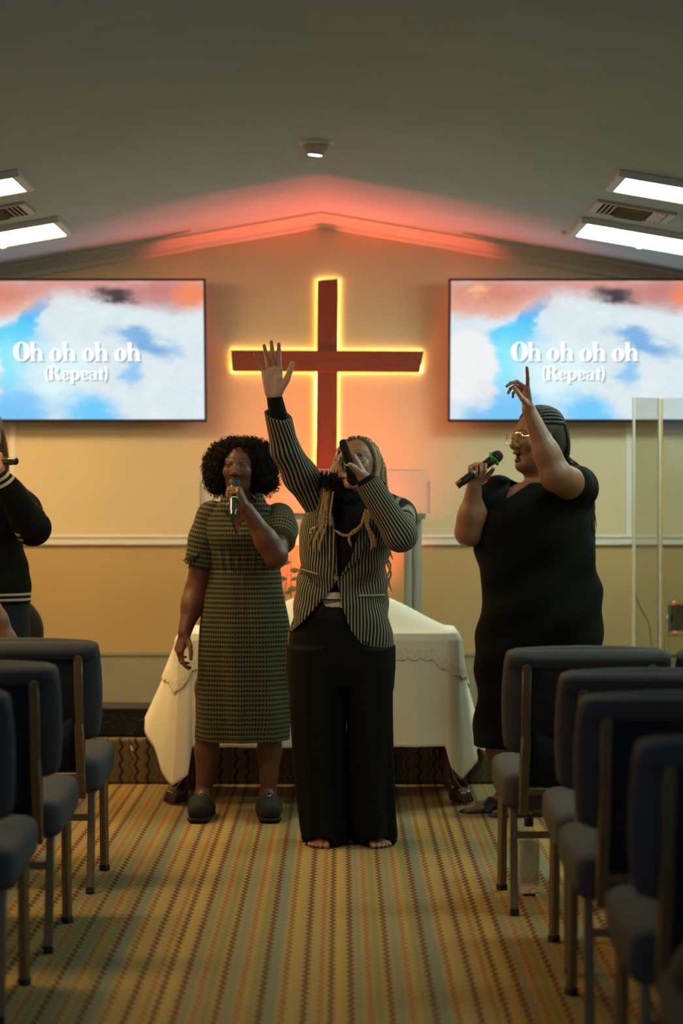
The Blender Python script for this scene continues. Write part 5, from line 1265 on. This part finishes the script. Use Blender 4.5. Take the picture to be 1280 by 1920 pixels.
for i, (x0_, xm, x1_, yb) in enumerate(((600, 592, 581, 1032), (604, 600, 588, 1036), (609, 606, 597, 1012), (613, 604, 590, 1022), (617, 612, 603, 985), (622, 618, 611, 978), (606, 596, 584, 1008), (612, 609, 600, 1034))):
    d_ = D2 - .142
    braid(root, [W(x0_ + 4, 915, D2 - .10), W(x0_, 940, d_), W((x0_ + xm) / 2 + rnd.uniform(-3, 3), 962, d_ - .008), W(xm + rnd.uniform(-4, 4), 985, d_ - .006), W(x1_, yb - 15, d_ + .002), W(x1_ + rnd.uniform(-3, 3), yb, d_ + .004)], .0047, brm if i % 4 else bdk, 70, seed=i)
for pts in ([(686, 955), (683, 972), (670, 993), (655, 1003), (642, 1003), (627, 994)], [(684, 960), (676, 985), (660, 998), (654, 1010), (659, 1026)], [(690, 960), (686, 980), (693, 1000), (698, 1020), (694, 1032)], [(693, 960), (690, 985), (700, 1005), (703, 1026)]):
    braid(root, [W(a, c_, D2 - .148 + .0002 * max(0, 975 - c_)) for a, c_ in pts], .0058, brm, 56)
for i, pts in enumerate(([(722, 1020), (730, 1035), (726, 1055), (733, 1075), (729, 1090), (734, 1108)], [(727, 1015), (722, 1040), (732, 1060), (725, 1085)], [(731, 985), (734, 1000), (730, 1025), (736, 1050)])):
    braid(root, [W(a, c_, D2 + .10) for a, c_ in pts], .0042, brm, 50)
glasses(root, hc2, R2m, s2, mat('clear_frame', (.55, .48, .42), .15, metal=.5), lens, .027, .022)
microphone(W(662, 897, D2 - .155), W(643, 829, D2 - .36), 'black microphone tilted skyward in the hand of the woman in the striped blazer', ring_at=.47)
# ------------------------------------------------------------------ person in the black dress (right)
D3 = 9.40
SK3 = (.225, .098, .050); PALM3 = (.40, .20, .13)
root = thing('person', 'woman in black dress and glasses singing in profile with raised finger', 'person', (*W(1005, 0, D3)[:2], 0), 'singers')
hc3, R3m, s3 = W(1004, 823, D3), rotm(-63, 0, -3), 1.07
shN, elN, wrN = W(1082, 915, D3 - .04), W(1043, 893, D3 - .27), W(991, 768, D3 - .26)     # raised arm, nearer the camera
shF, elF, wrF = W(925, 925, D3 + .05), W(879, 998, D3 - .03), W(889, 908, D3 - .073)       # microphone arm
nk = W(1012, 905, D3)
pr = head_prims(hc3, R3m, s3, 1.0, .15, full=1.0)
pr += [cap(hc3 + R3m @ V3(0, .015, -.06), nk + V3(.005, .0, -.02), .060, .070, .04)]
yaw3 = R(-32)
tors = [rowpx(905, 968, 1060, D3, .08, 0), rowpx(925, 930, 1085, D3, .12), rowpx(960, 900, 1102, D3, .16), rowpx(1010, 895, 1108, D3, .17), rowpx(1080, 900, 1118, D3, .165), rowpx(1150, 900, 1128, D3, .175), rowpx(1230, 895, 1120, D3, .17)]
pr += [loft(tors, k=.03, grow=-.012)]
pr += arm_prims(shN, elN, wrN, (.078, .062, .052, .029)) + arm_prims(shF, elF, wrF, (.070, .056, .052, .030))
dn = W(986, 735, D3 - .265) - wrN
h1, p1 = hand_prims(wrN, dn, V3(-1, -.25, 0), V3(.1, -1, .1), ((-6, 4, 2), (48, 45, 25), (60, 52, 30), (68, 58, 35)), .98, spread=(10, 4, -1, -6), thumb=((.75, .25, .6), (.9, -.15, .4), (.8, -.4, .35)))
micd3 = W(856, 911, D3 - .14) - W(930, 857, D3 - .12); micd3 /= np.linalg.norm(micd3)
df = W(893, 878, D3 - .103) - wrF
h2, p2 = hand_prims(wrF, df + V3(.0, .0, .0), V3(.15, -1, .1), -micd3, ((62, 72, 45), (64, 74, 45), (66, 76, 45), (70, 78, 45)), .98, spread=(5, 1, -3, -7), thumb=((.75, .6, .3), (.85, .35, .5), (.8, .1, .6)))
pr += h1 + h2
for kx, dd, ax_ in ((938, .06, 930), (1010, -.06, 985)):
    a = W(kx + 20, 1300, D3 + dd); c_ = W(kx, 1405, D3 + dd); e = W(ax_ + 18, 1490, D3 + dd); e[2] = .11
    pr += [cap(W(990, 1210, D3 + dd), a, .10, .075), cap(a, c_, .072, .062), cap(c_, e, .060, .038)]
    pr += foot_prims(e, V3(-1, -.10, 0) / np.linalg.norm([1, .1]), V3(.1 * 0, 1 if dd < 0 else -1, 0), 1.05)
bo = body_obj(root, pr, .004, [(*box_around(hc3, .155), .0024), (*box_around(wrN + dn * 1.2, .115), .002), (*box_around(wrF + df * .8, .10), .002)], SK3, [(hc3, R3m, s3, (.13, .045, .035), 1.0)], [p1, p2], PALM3)
eyes(root, hc3, R3m, s3)
bd = fabric('black_jersey', (.0042, .0042, .0034), .98, .2)
dz = [rowpx(1397, 886, 1092, D3, .19), rowpx(1310, 887, 1108, D3, .19), rowpx(1230, 890, 1124, D3, .195), rowpx(1190, 893, 1130, D3, .2), rowpx(1150, 897, 1133, D3, .2), rowpx(1110, 903, 1129, D3, .19), rowpx(1070, 899, 1117, D3, .185), rowpx(1030, 892, 1112, D3, .19), rowpx(985, 891, 1111, D3, .185), rowpx(950, 905, 1104, D3, .165), rowpx(925, 928, 1088, D3, .13), rowpx(905, 962, 1062, D3, .09)]
zt3, zb3 = W(0, 880, D3)[2], W(0, 936, D3 - .16)[2]
def fold3(th, z): return -.005 * np.sin(16 * z + 2.2 * th) - .004 * np.sin(34 * z - 4 * th) - .006 * np.clip((1.0 - z) / .4, 0, 1) * np.sin(6 * th + 4 * z)
def vcut(x, y, z):
    t_ = np.clip((z - zb3) / (zt3 - zb3), 0, 1.3); xl_ = W(950, 0, D3 - .16)[0] + t_ * (W(972, 0, D3)[0] - W(950, 0, D3)[0]); xr_ = W(950, 0, D3 - .16)[0] + t_ * (W(1035, 0, D3)[0] - W(950, 0, D3)[0])
    return np.maximum(np.maximum(np.maximum(xl_ - x, x - xr_), zb3 - z), y - (D3 + .01))
dr = garment('dress', [loft(dz, k=.03, fold=fold3), cap(shN + V3(-.006, .015, 0), shN + (elN - shN) * .22, .100, .088, .03), cap(shF + V3(.02, 0, 0), shF + (elF - shF) * .30, .080, .078, .03),
                       field(vcut, (.4, D3 - .4, zb3), (1.3, D3 + .01, zt3 + .1)), cap(nk + V3(0, 0, .0), nk + V3(0, 0, .12), .074, .085, k=.005, op='s')], .0055, bd, root, uv=False)
# hair: cornrowed cap, braids down the back
H3 = lambda p: hc3 + R3m @ (V3(*p) * s3)
hm3 = braid_mat('dark_braid', (.010, .007, .006), (.035, .024, .018))
V, F = sdf_mesh([elp(H3((0, .028, .040)), V3(.079, .098, .086) * s3, R3m, k=.02), elp(H3((0, .085, -.02)), V3(.06, .05, .06) * s3, R3m, k=.03), elp(H3((0, -.080, -.040)), V3(.10, .085, .110) * s3, R3m, k=.008, op='s')], .004); hr = obj('hair', V, F, hm3, root)
def scalp3(a_, b_): return H3((.082 * math.sin(a_) * math.cos(b_), .028 + .100 * math.sin(b_), .043 + .089 * math.cos(a_) * math.cos(b_)))
for i in range(15):
    a_ = -1.35 + 2.7 * i / 14; braid(hr, [scalp3(a_, -.78), scalp3(a_, -.25), scalp3(a_, .35), scalp3(a_, .95), H3((.05 * math.sin(a_), .125, -.01)), H3((.045 * math.sin(a_), .125, -.075))], .0075, hm3, 60, seed=i)
for i in range(14):
    q = V3(*W(1042 + 4.2 * i, 885, D3 + .09 - .008 * i)); x_ = 1070 + 3.2 * i
    braid(hr, [H3((.04 * math.sin(i), .12, -.06)), q, W(x_, 925, D3 + .10), W(min(1113, x_ + 8), 985, D3 + .13), W(min(1114, x_ + 9), 1040 - 3 * (i % 4) * 4, D3 + .135)], .0055, hm3, 50, seed=i)
braid(hr, [W(1098, 895, D3 + .02), W(1108, 930, D3 + .02), W(1115, 965, D3 + .02), W(1118, 990, D3 + .02)], .0022, hm3, 30)
braid(hr, [W(1104, 940, D3 - .02), W(1111, 985, D3 - .03), W(1109, 1020, D3 - .03)], .003, hm3, 30)
glasses(root, hc3, R3m, s3, mat('gold_frame', (.72, .50, .22), .2, metal=.9), lens, .026, .023)
# sandals
sm = mat('sandal_leather', (.014, .012, .010), .6, var=.2)
for kx, dd, ax_ in ((938, .06, 930), (1010, -.06, 985)):
    e = W(ax_ + 18, 1490, D3 + dd); g = V3(e[0], e[1], 0); fw = V3(-1, -.10, 0) / np.linalg.norm([1, .1]); sd = V3(-fw[1], fw[0], 0)
    for _p in range(1):
        V, F = sdf_mesh([cap(g - fw * .055 + V3(0, 0, .002), g + fw * .155 + V3(0, 0, .002), .042, .050, k=.01, sq=((0, 0, 1), .30)), field(lambda x, y, z: z + 0 * x + 0 * y - .0005, g - .4, g + V3(.4, .4, 0))], .004); sh = obj('sandal', V, F, sm, root)
    for a0, a1 in ((.02, .105), (.105, .02)):
        MB().tube(spline([g + fw * a0 - sd * .050 + V3(0, 0, .012), g + fw * (a0 * .7 + a1 * .3) - sd * .030 + V3(0, 0, .062 - .22 * (a0 * .7 + a1 * .3)), g + fw * (a0 + a1) / 2 + V3(0, 0, .074 - .20 * (a0 + a1) / 2), g + fw * (a0 * .3 + a1 * .7) + sd * .030 + V3(0, 0, .062 - .22 * (a0 * .3 + a1 * .7)), g + fw * a1 + sd * .050 + V3(0, 0, .012)], 20), .016, 8, .22).build('strap', sm, sh, True)
mt, Mm = microphone(W(930, 857, D3 - .12), W(856, 911, D3 - .14), 'black microphone with green collar held by the woman in the black dress', head_col=mat('mic_foam', (.008, .008, .009), .9, bstr=.6, bscale=500), ring_at=.55)
gr = MB(); gm = mat('green_collar', (.05, .32, .03), .6, var=.15)
vs = []; fs = []
for i in range(25):
    a_ = 2 * math.pi * i / 24; w__ = .030 + .005 * math.sin(4 * a_)
    vs += [Mm @ Vector((.020 * math.cos(a_), .020 * math.sin(a_), .024)), Mm @ Vector((w__ * math.cos(a_), w__ * math.sin(a_), .012 + .006 * math.sin(3 * a_)))]
for i in range(24): fs.append((2 * i, 2 * i + 1, 2 * i + 3, 2 * i + 2))
o = gr.add(vs, fs).build('collar', gm, mt, True); q = o.modifiers.new('thickness', 'SOLIDIFY'); q.thickness = .003

# ------------------------------------------------------------------ person at the left edge in the black sweatshirt
D4 = 9.30
SK4 = (.30, .15, .09)
root = thing('person', 'singer at left edge in black sweatshirt with white striped cuffs', 'person', (*W(-12, 0, D4)[:2], 0), 'singers')
hc4, R4m, s4 = W(-35, 818, D4 - .01), rotm(5, -4, 0), 1.0
shA, elA, wrA = W(22, 925, D4), W(62, 990, D4 - .14), W(-4, 885, D4 - .25)
shB, elB, wrB = W(-82, 925, D4), W(-100, 1040, D4), W(-104, 1130, D4 - .06)
nk = W(-30, 893, D4)
tors = [rowpx(890, -60, 5, D4, .06), rowpx(905, -90, 38, D4, .085), rowpx(940, -95, 42, D4, .115), rowpx(1000, -92, 38, D4, .125), rowpx(1060, -92, 44, D4, .12), rowpx(1110, -98, 54, D4, .13), rowpx(1200, -95, 52, D4, .125)]
pr = head_prims(hc4, R4m, s4, .7, .5) + [cap(hc4 + V3(0, .02, -.06), nk, .05, .054, .03), loft(tors, k=.03, grow=-.015)] + arm_prims(shA, elA, wrA) + arm_prims(shB, elB, wrB)
micd4 = W(28, 865, D4 - .26) - W(-44, 862, D4 - .14); micd4 /= np.linalg.norm(micd4)
h1, p1 = hand_prims(wrA, W(-10, 856, D4 - .22) - wrA, V3(-.1, 1, .1), micd4 * -1, ((60, 72, 45), (62, 74, 45), (66, 76, 45), (70, 78, 45)), .93, spread=(4, 1, -3, -6))
h2, p2 = hand_prims(wrB, V3(-.05, -.1, -1), V3(1, 0, 0), V3(0, -1, 0), ((20, 25, 15), (25, 30, 20), (30, 35, 20), (35, 38, 20)), .93)
pr += h1 + h2
for kx in (-62, 18):
    a = W(kx, 1350, D4); e = W(kx - 2, 1500, D4 + .02); e[2] = .10; pr += [cap(W(kx * .6 - 8, 1200, D4), a, .08, .055), cap(a, e, .055, .036), cap(e, V3(e[0], e[1] - .12, .03), .036, .03)]
body_obj(root, pr, .006, [(*box_around(hc4, .14), .003), (*box_around(wrA + V3(-.01, .01, .04), .09), .0024)], SK4, [(hc4, R4m, s4, (.26, .09, .07), .7)], [p1, p2], (.45, .26, .18)); eyes(root, hc4, R4m, s4)
m, nt, b = nt_new('sweatshirt'); u, v, w_ax = uv_nodes(nt); zh = W(0, 1130, D4)[2]
def vb(lo, hi): return mth(nt, 'MULTIPLY', mth(nt, 'GREATER_THAN', v, lo), mth(nt, 'LESS_THAN', v, hi))
stp = mth(nt, 'MAXIMUM', vb(zh + .012, zh + .022), vb(zh + .034, zh + .044))
c = mixc(nt, stp, (.010, .0105, .009), (.50, .46, .36)); nt.links.new(c, b.inputs['Base Color']); b.inputs['Roughness'].default_value = .95; b.inputs['Specular IOR Level'].default_value = .1; bump(nt, b, noise(nt, 500, 2, .6, objco(nt)), .4, .002); sw = m
m, nt, b = nt_new('sweatshirt_sleeve'); u, v, w_ax = uv_nodes(nt)
def vb2(lo, hi): return mth(nt, 'MULTIPLY', mth(nt, 'GREATER_THAN', v, lo), mth(nt, 'LESS_THAN', v, hi))
LA = np.linalg.norm(wrA - elA)
stp = mth(nt, 'MAXIMUM', mth(nt, 'MAXIMUM', vb2(LA - .030, LA - .018), vb2(LA - .054, LA - .042)), mth(nt, 'MULTIPLY', mth(nt, 'MAXIMUM', vb2(-.012, .000), vb2(.012, .026)), mth(nt, 'GREATER_THAN', mth(nt, 'ABSOLUTE', u), .20)))
c = mixc(nt, stp, (.010, .0105, .009), (.50, .46, .36)); nt.links.new(c, b.inputs['Base Color']); b.inputs['Roughness'].default_value = .95; b.inputs['Specular IOR Level'].default_value = .1; bump(nt, b, noise(nt, 500, 2, .6, objco(nt)), .4, .002); sw2 = m
swr = [(zh, *rowpx(1130, -104, 60, D4, .145)[1:]), rowpx(1112, -104, 59, D4, .145), rowpx(1098, -102, 58, D4, .150), rowpx(1060, -97, 52, D4, .142), rowpx(1015, -95, 44, D4, .14), rowpx(960, -98, 46, D4, .135), rowpx(925, -96, 45, D4, .115), rowpx(905, -82, 34, D4, .085), rowpx(893, -58, 0, D4, .062)]
sg = garment('sweatshirt', [loft(swr, k=.02, fold=wrinkle(.004, 30, 3))], .006, sw, root, axis=(W(-22, 0, D4)[0], D4))
dA4 = (wrA - elA) / LA
garment('sleeve', [cap(shA + V3(-.02, 0, .0), shA + (elA - shA) * .5, .075, .076, .03), cap(shA + (elA - shA) * .5, elA, .076, .070, .03), cap(elA, wrA - dA4 * .07, .070, .052, .03), cap(wrA - dA4 * .05, wrA - dA4 * .03, .040, .038, .01)], .005, sw2, sg, seg=(elA, wrA))
garment('sleeve', [cap(shB, elB, .072, .062, .03), cap(elB, wrB - (wrB - elB) * .1, .06, .045, .03)], .006, sw2, sg, seg=(elB, wrB))
jn = fabric('dark_denim', (.018, .024, .040), .85, .4)
garment('jeans', [loft([rowpx(1210, -98, 56, D4, .13), rowpx(1130, -100, 56, D4, .135)], k=.03)] + [cap(W(kx * .8 - 6, 1190, D4), W(kx, 1350, D4), .092, .075, .03) for kx in (-62, 18)] + [cap(W(kx, 1350, D4), V3(W(kx, 0, D4)[0], D4 + .02, .06), .075, .055, .03) for kx in (-62, 18)], .006, jn, root, uv=False)
shm = mat('plain_shoe', (.03, .03, .03), .6)
for kx in (-64, 16):
    x_ = W(kx, 0, D4)[0]; V, F = sdf_mesh([cap((x_, D4 + .05, .045), (x_, D4 - .10, .035), .042, .038, .02), field(lambda x, y, z: z + 0 * x + 0 * y - .0005, (x_ - .2, D4 - .3, -.2), (x_ + .2, D4 + .3, 0))], .005); obj('shoe', V, F, shm, root)
hm4 = braid_mat('light_brown_hair', (.10, .055, .025), (.30, .18, .08))
V, F = sdf_mesh([elp(hc4 + V3(0, .03, .045), (.085, .10, .085), k=.03), elp(hc4 + V3(0, .07, -.05), (.075, .05, .10), k=.03), elp(hc4 + R4m @ V3(0, -.09, -.03), (.066, .08, .105), R4m, k=.01, op='s')], .005); hr = obj('hair', V, F, hm4, root)
for i in range(16):
    a_ = -1.5 + 3.0 * i / 15; x_ = math.sin(a_); braid(hr, [hc4 + V3(.07 * x_, .05, .08), hc4 + V3(.092 * x_, .06, -.02), hc4 + V3(.10 * x_, .075, -.10), W(-22 + 36 * x_, 893, D4 + .10)], .007, hm4, 40, seed=i)
microphone(W(-44, 862, D4 - .14), W(31, 865, D4 - .26), 'dark microphone pointing sideways at the left edge of the picture', silver=True)

# ------------------------------------------------------------------ bare-armed person just outside the left edge
D5 = 8.35
SK5 = (.20, .085, .045)
root = thing('person', 'person mostly outside the left edge showing a bare brown arm', 'person', (*W(-175, 0, D5)[:2], 0))
hc5, R5m, s5 = W(-175, 800, D5), rotm(178, 0, 0), 1.0
X5 = lambda dx, z, dy=0.0: V3(hc5[0] + dx, D5 + dy, z)
pr = head_prims(hc5, R5m, s5, .2, .5) + [cap(hc5 + V3(0, 0, -.06), X5(0, 1.36), .05, .055, .03)]
shA, elA, wrA = X5(.15, 1.30), W(-8, 1165, D5), W(45, 1290, D5 + .02)
shB, elB, wrB = X5(-.17, 1.30), X5(-.24, 1.04), X5(-.26, .82, .05)
pr += arm_prims(shA, elA, wrA, (.050, .044, .044, .028)) + arm_prims(shB, elB, wrB)
for w__, e_, f_ in ((wrA, elA, V3(.5, .1, -.85)), (wrB, elB, V3(-.1, .1, -1))):
    hp_, pc_ = hand_prims(w__, f_, V3(-1 if w__ is wrA else 1, 0, 0), V3(0, 1, 0), ((20, 25, 15), (25, 30, 20), (30, 35, 20), (35, 38, 20)), .93); pr += hp_
tr5 = [(.80, hc5[0], D5, .17, .12), (.95, hc5[0], D5, .15, .11), (1.08, hc5[0], D5, .14, .105), (1.25, hc5[0], D5, .165, .115), (1.33, hc5[0], D5, .15, .09), (1.37, hc5[0], D5, .07, .06)]
pr += [loft(tr5, k=.03, grow=-.01)]
for q in (-1, 1): pr += [cap(X5(q * .085, .80), X5(q * .09, .45), .085, .055), cap(X5(q * .09, .45), X5(q * .09, .09), .055, .036), cap(X5(q * .09, .07), X5(q * .10, .03, .12), .036, .03)]
body_obj(root, pr, .006, [(*box_around(hc5, .14), .003)], SK5, [(hc5, R5m, s5, (.2, .08, .06), .2)]); eyes(root, hc5, R5m, s5)
c5 = fabric('dark_plum_cloth', (.030, .018, .024), .9)
garment('dress', [loft([(.42, hc5[0], D5, .24, .17), (.62, hc5[0], D5, .22, .16)] + [(z, x, y, a + .012, b_ + .012) for z, x, y, a, b_ in tr5], k=.02, fold=wrinkle(.004, 20, 5)), cap(shA, shA + (elA - shA) * .12, .066, .062, .03), cap(shB, shB + (elB - shB) * .15, .066, .062, .03)], .006, c5, root, uv=False)
V, F = sdf_mesh([elp(hc5 + V3(0, -.03, .045), (.09, .10, .09), k=.03), elp(hc5 + V3(0, -.07, -.05), (.085, .055, .10), k=.03), elp(hc5 + R5m @ V3(0, -.09, -.03), (.066, .08, .105), R5m, k=.01, op='s')], .005); obj('hair', V, F, hair_m, root)
for q in (-1, 1):
    x_ = hc5[0] + q * .095; V, F = sdf_mesh([cap((x_, D5 - .05, .045), (x_, D5 + .11, .035), .042, .038, .02), field(lambda x, y, z: z + 0 * x + 0 * y - .0005, (x_ - .2, D5 - .3, -.2), (x_ + .2, D5 + .3, 0))], .005); obj('shoe', V, F, shm, root)
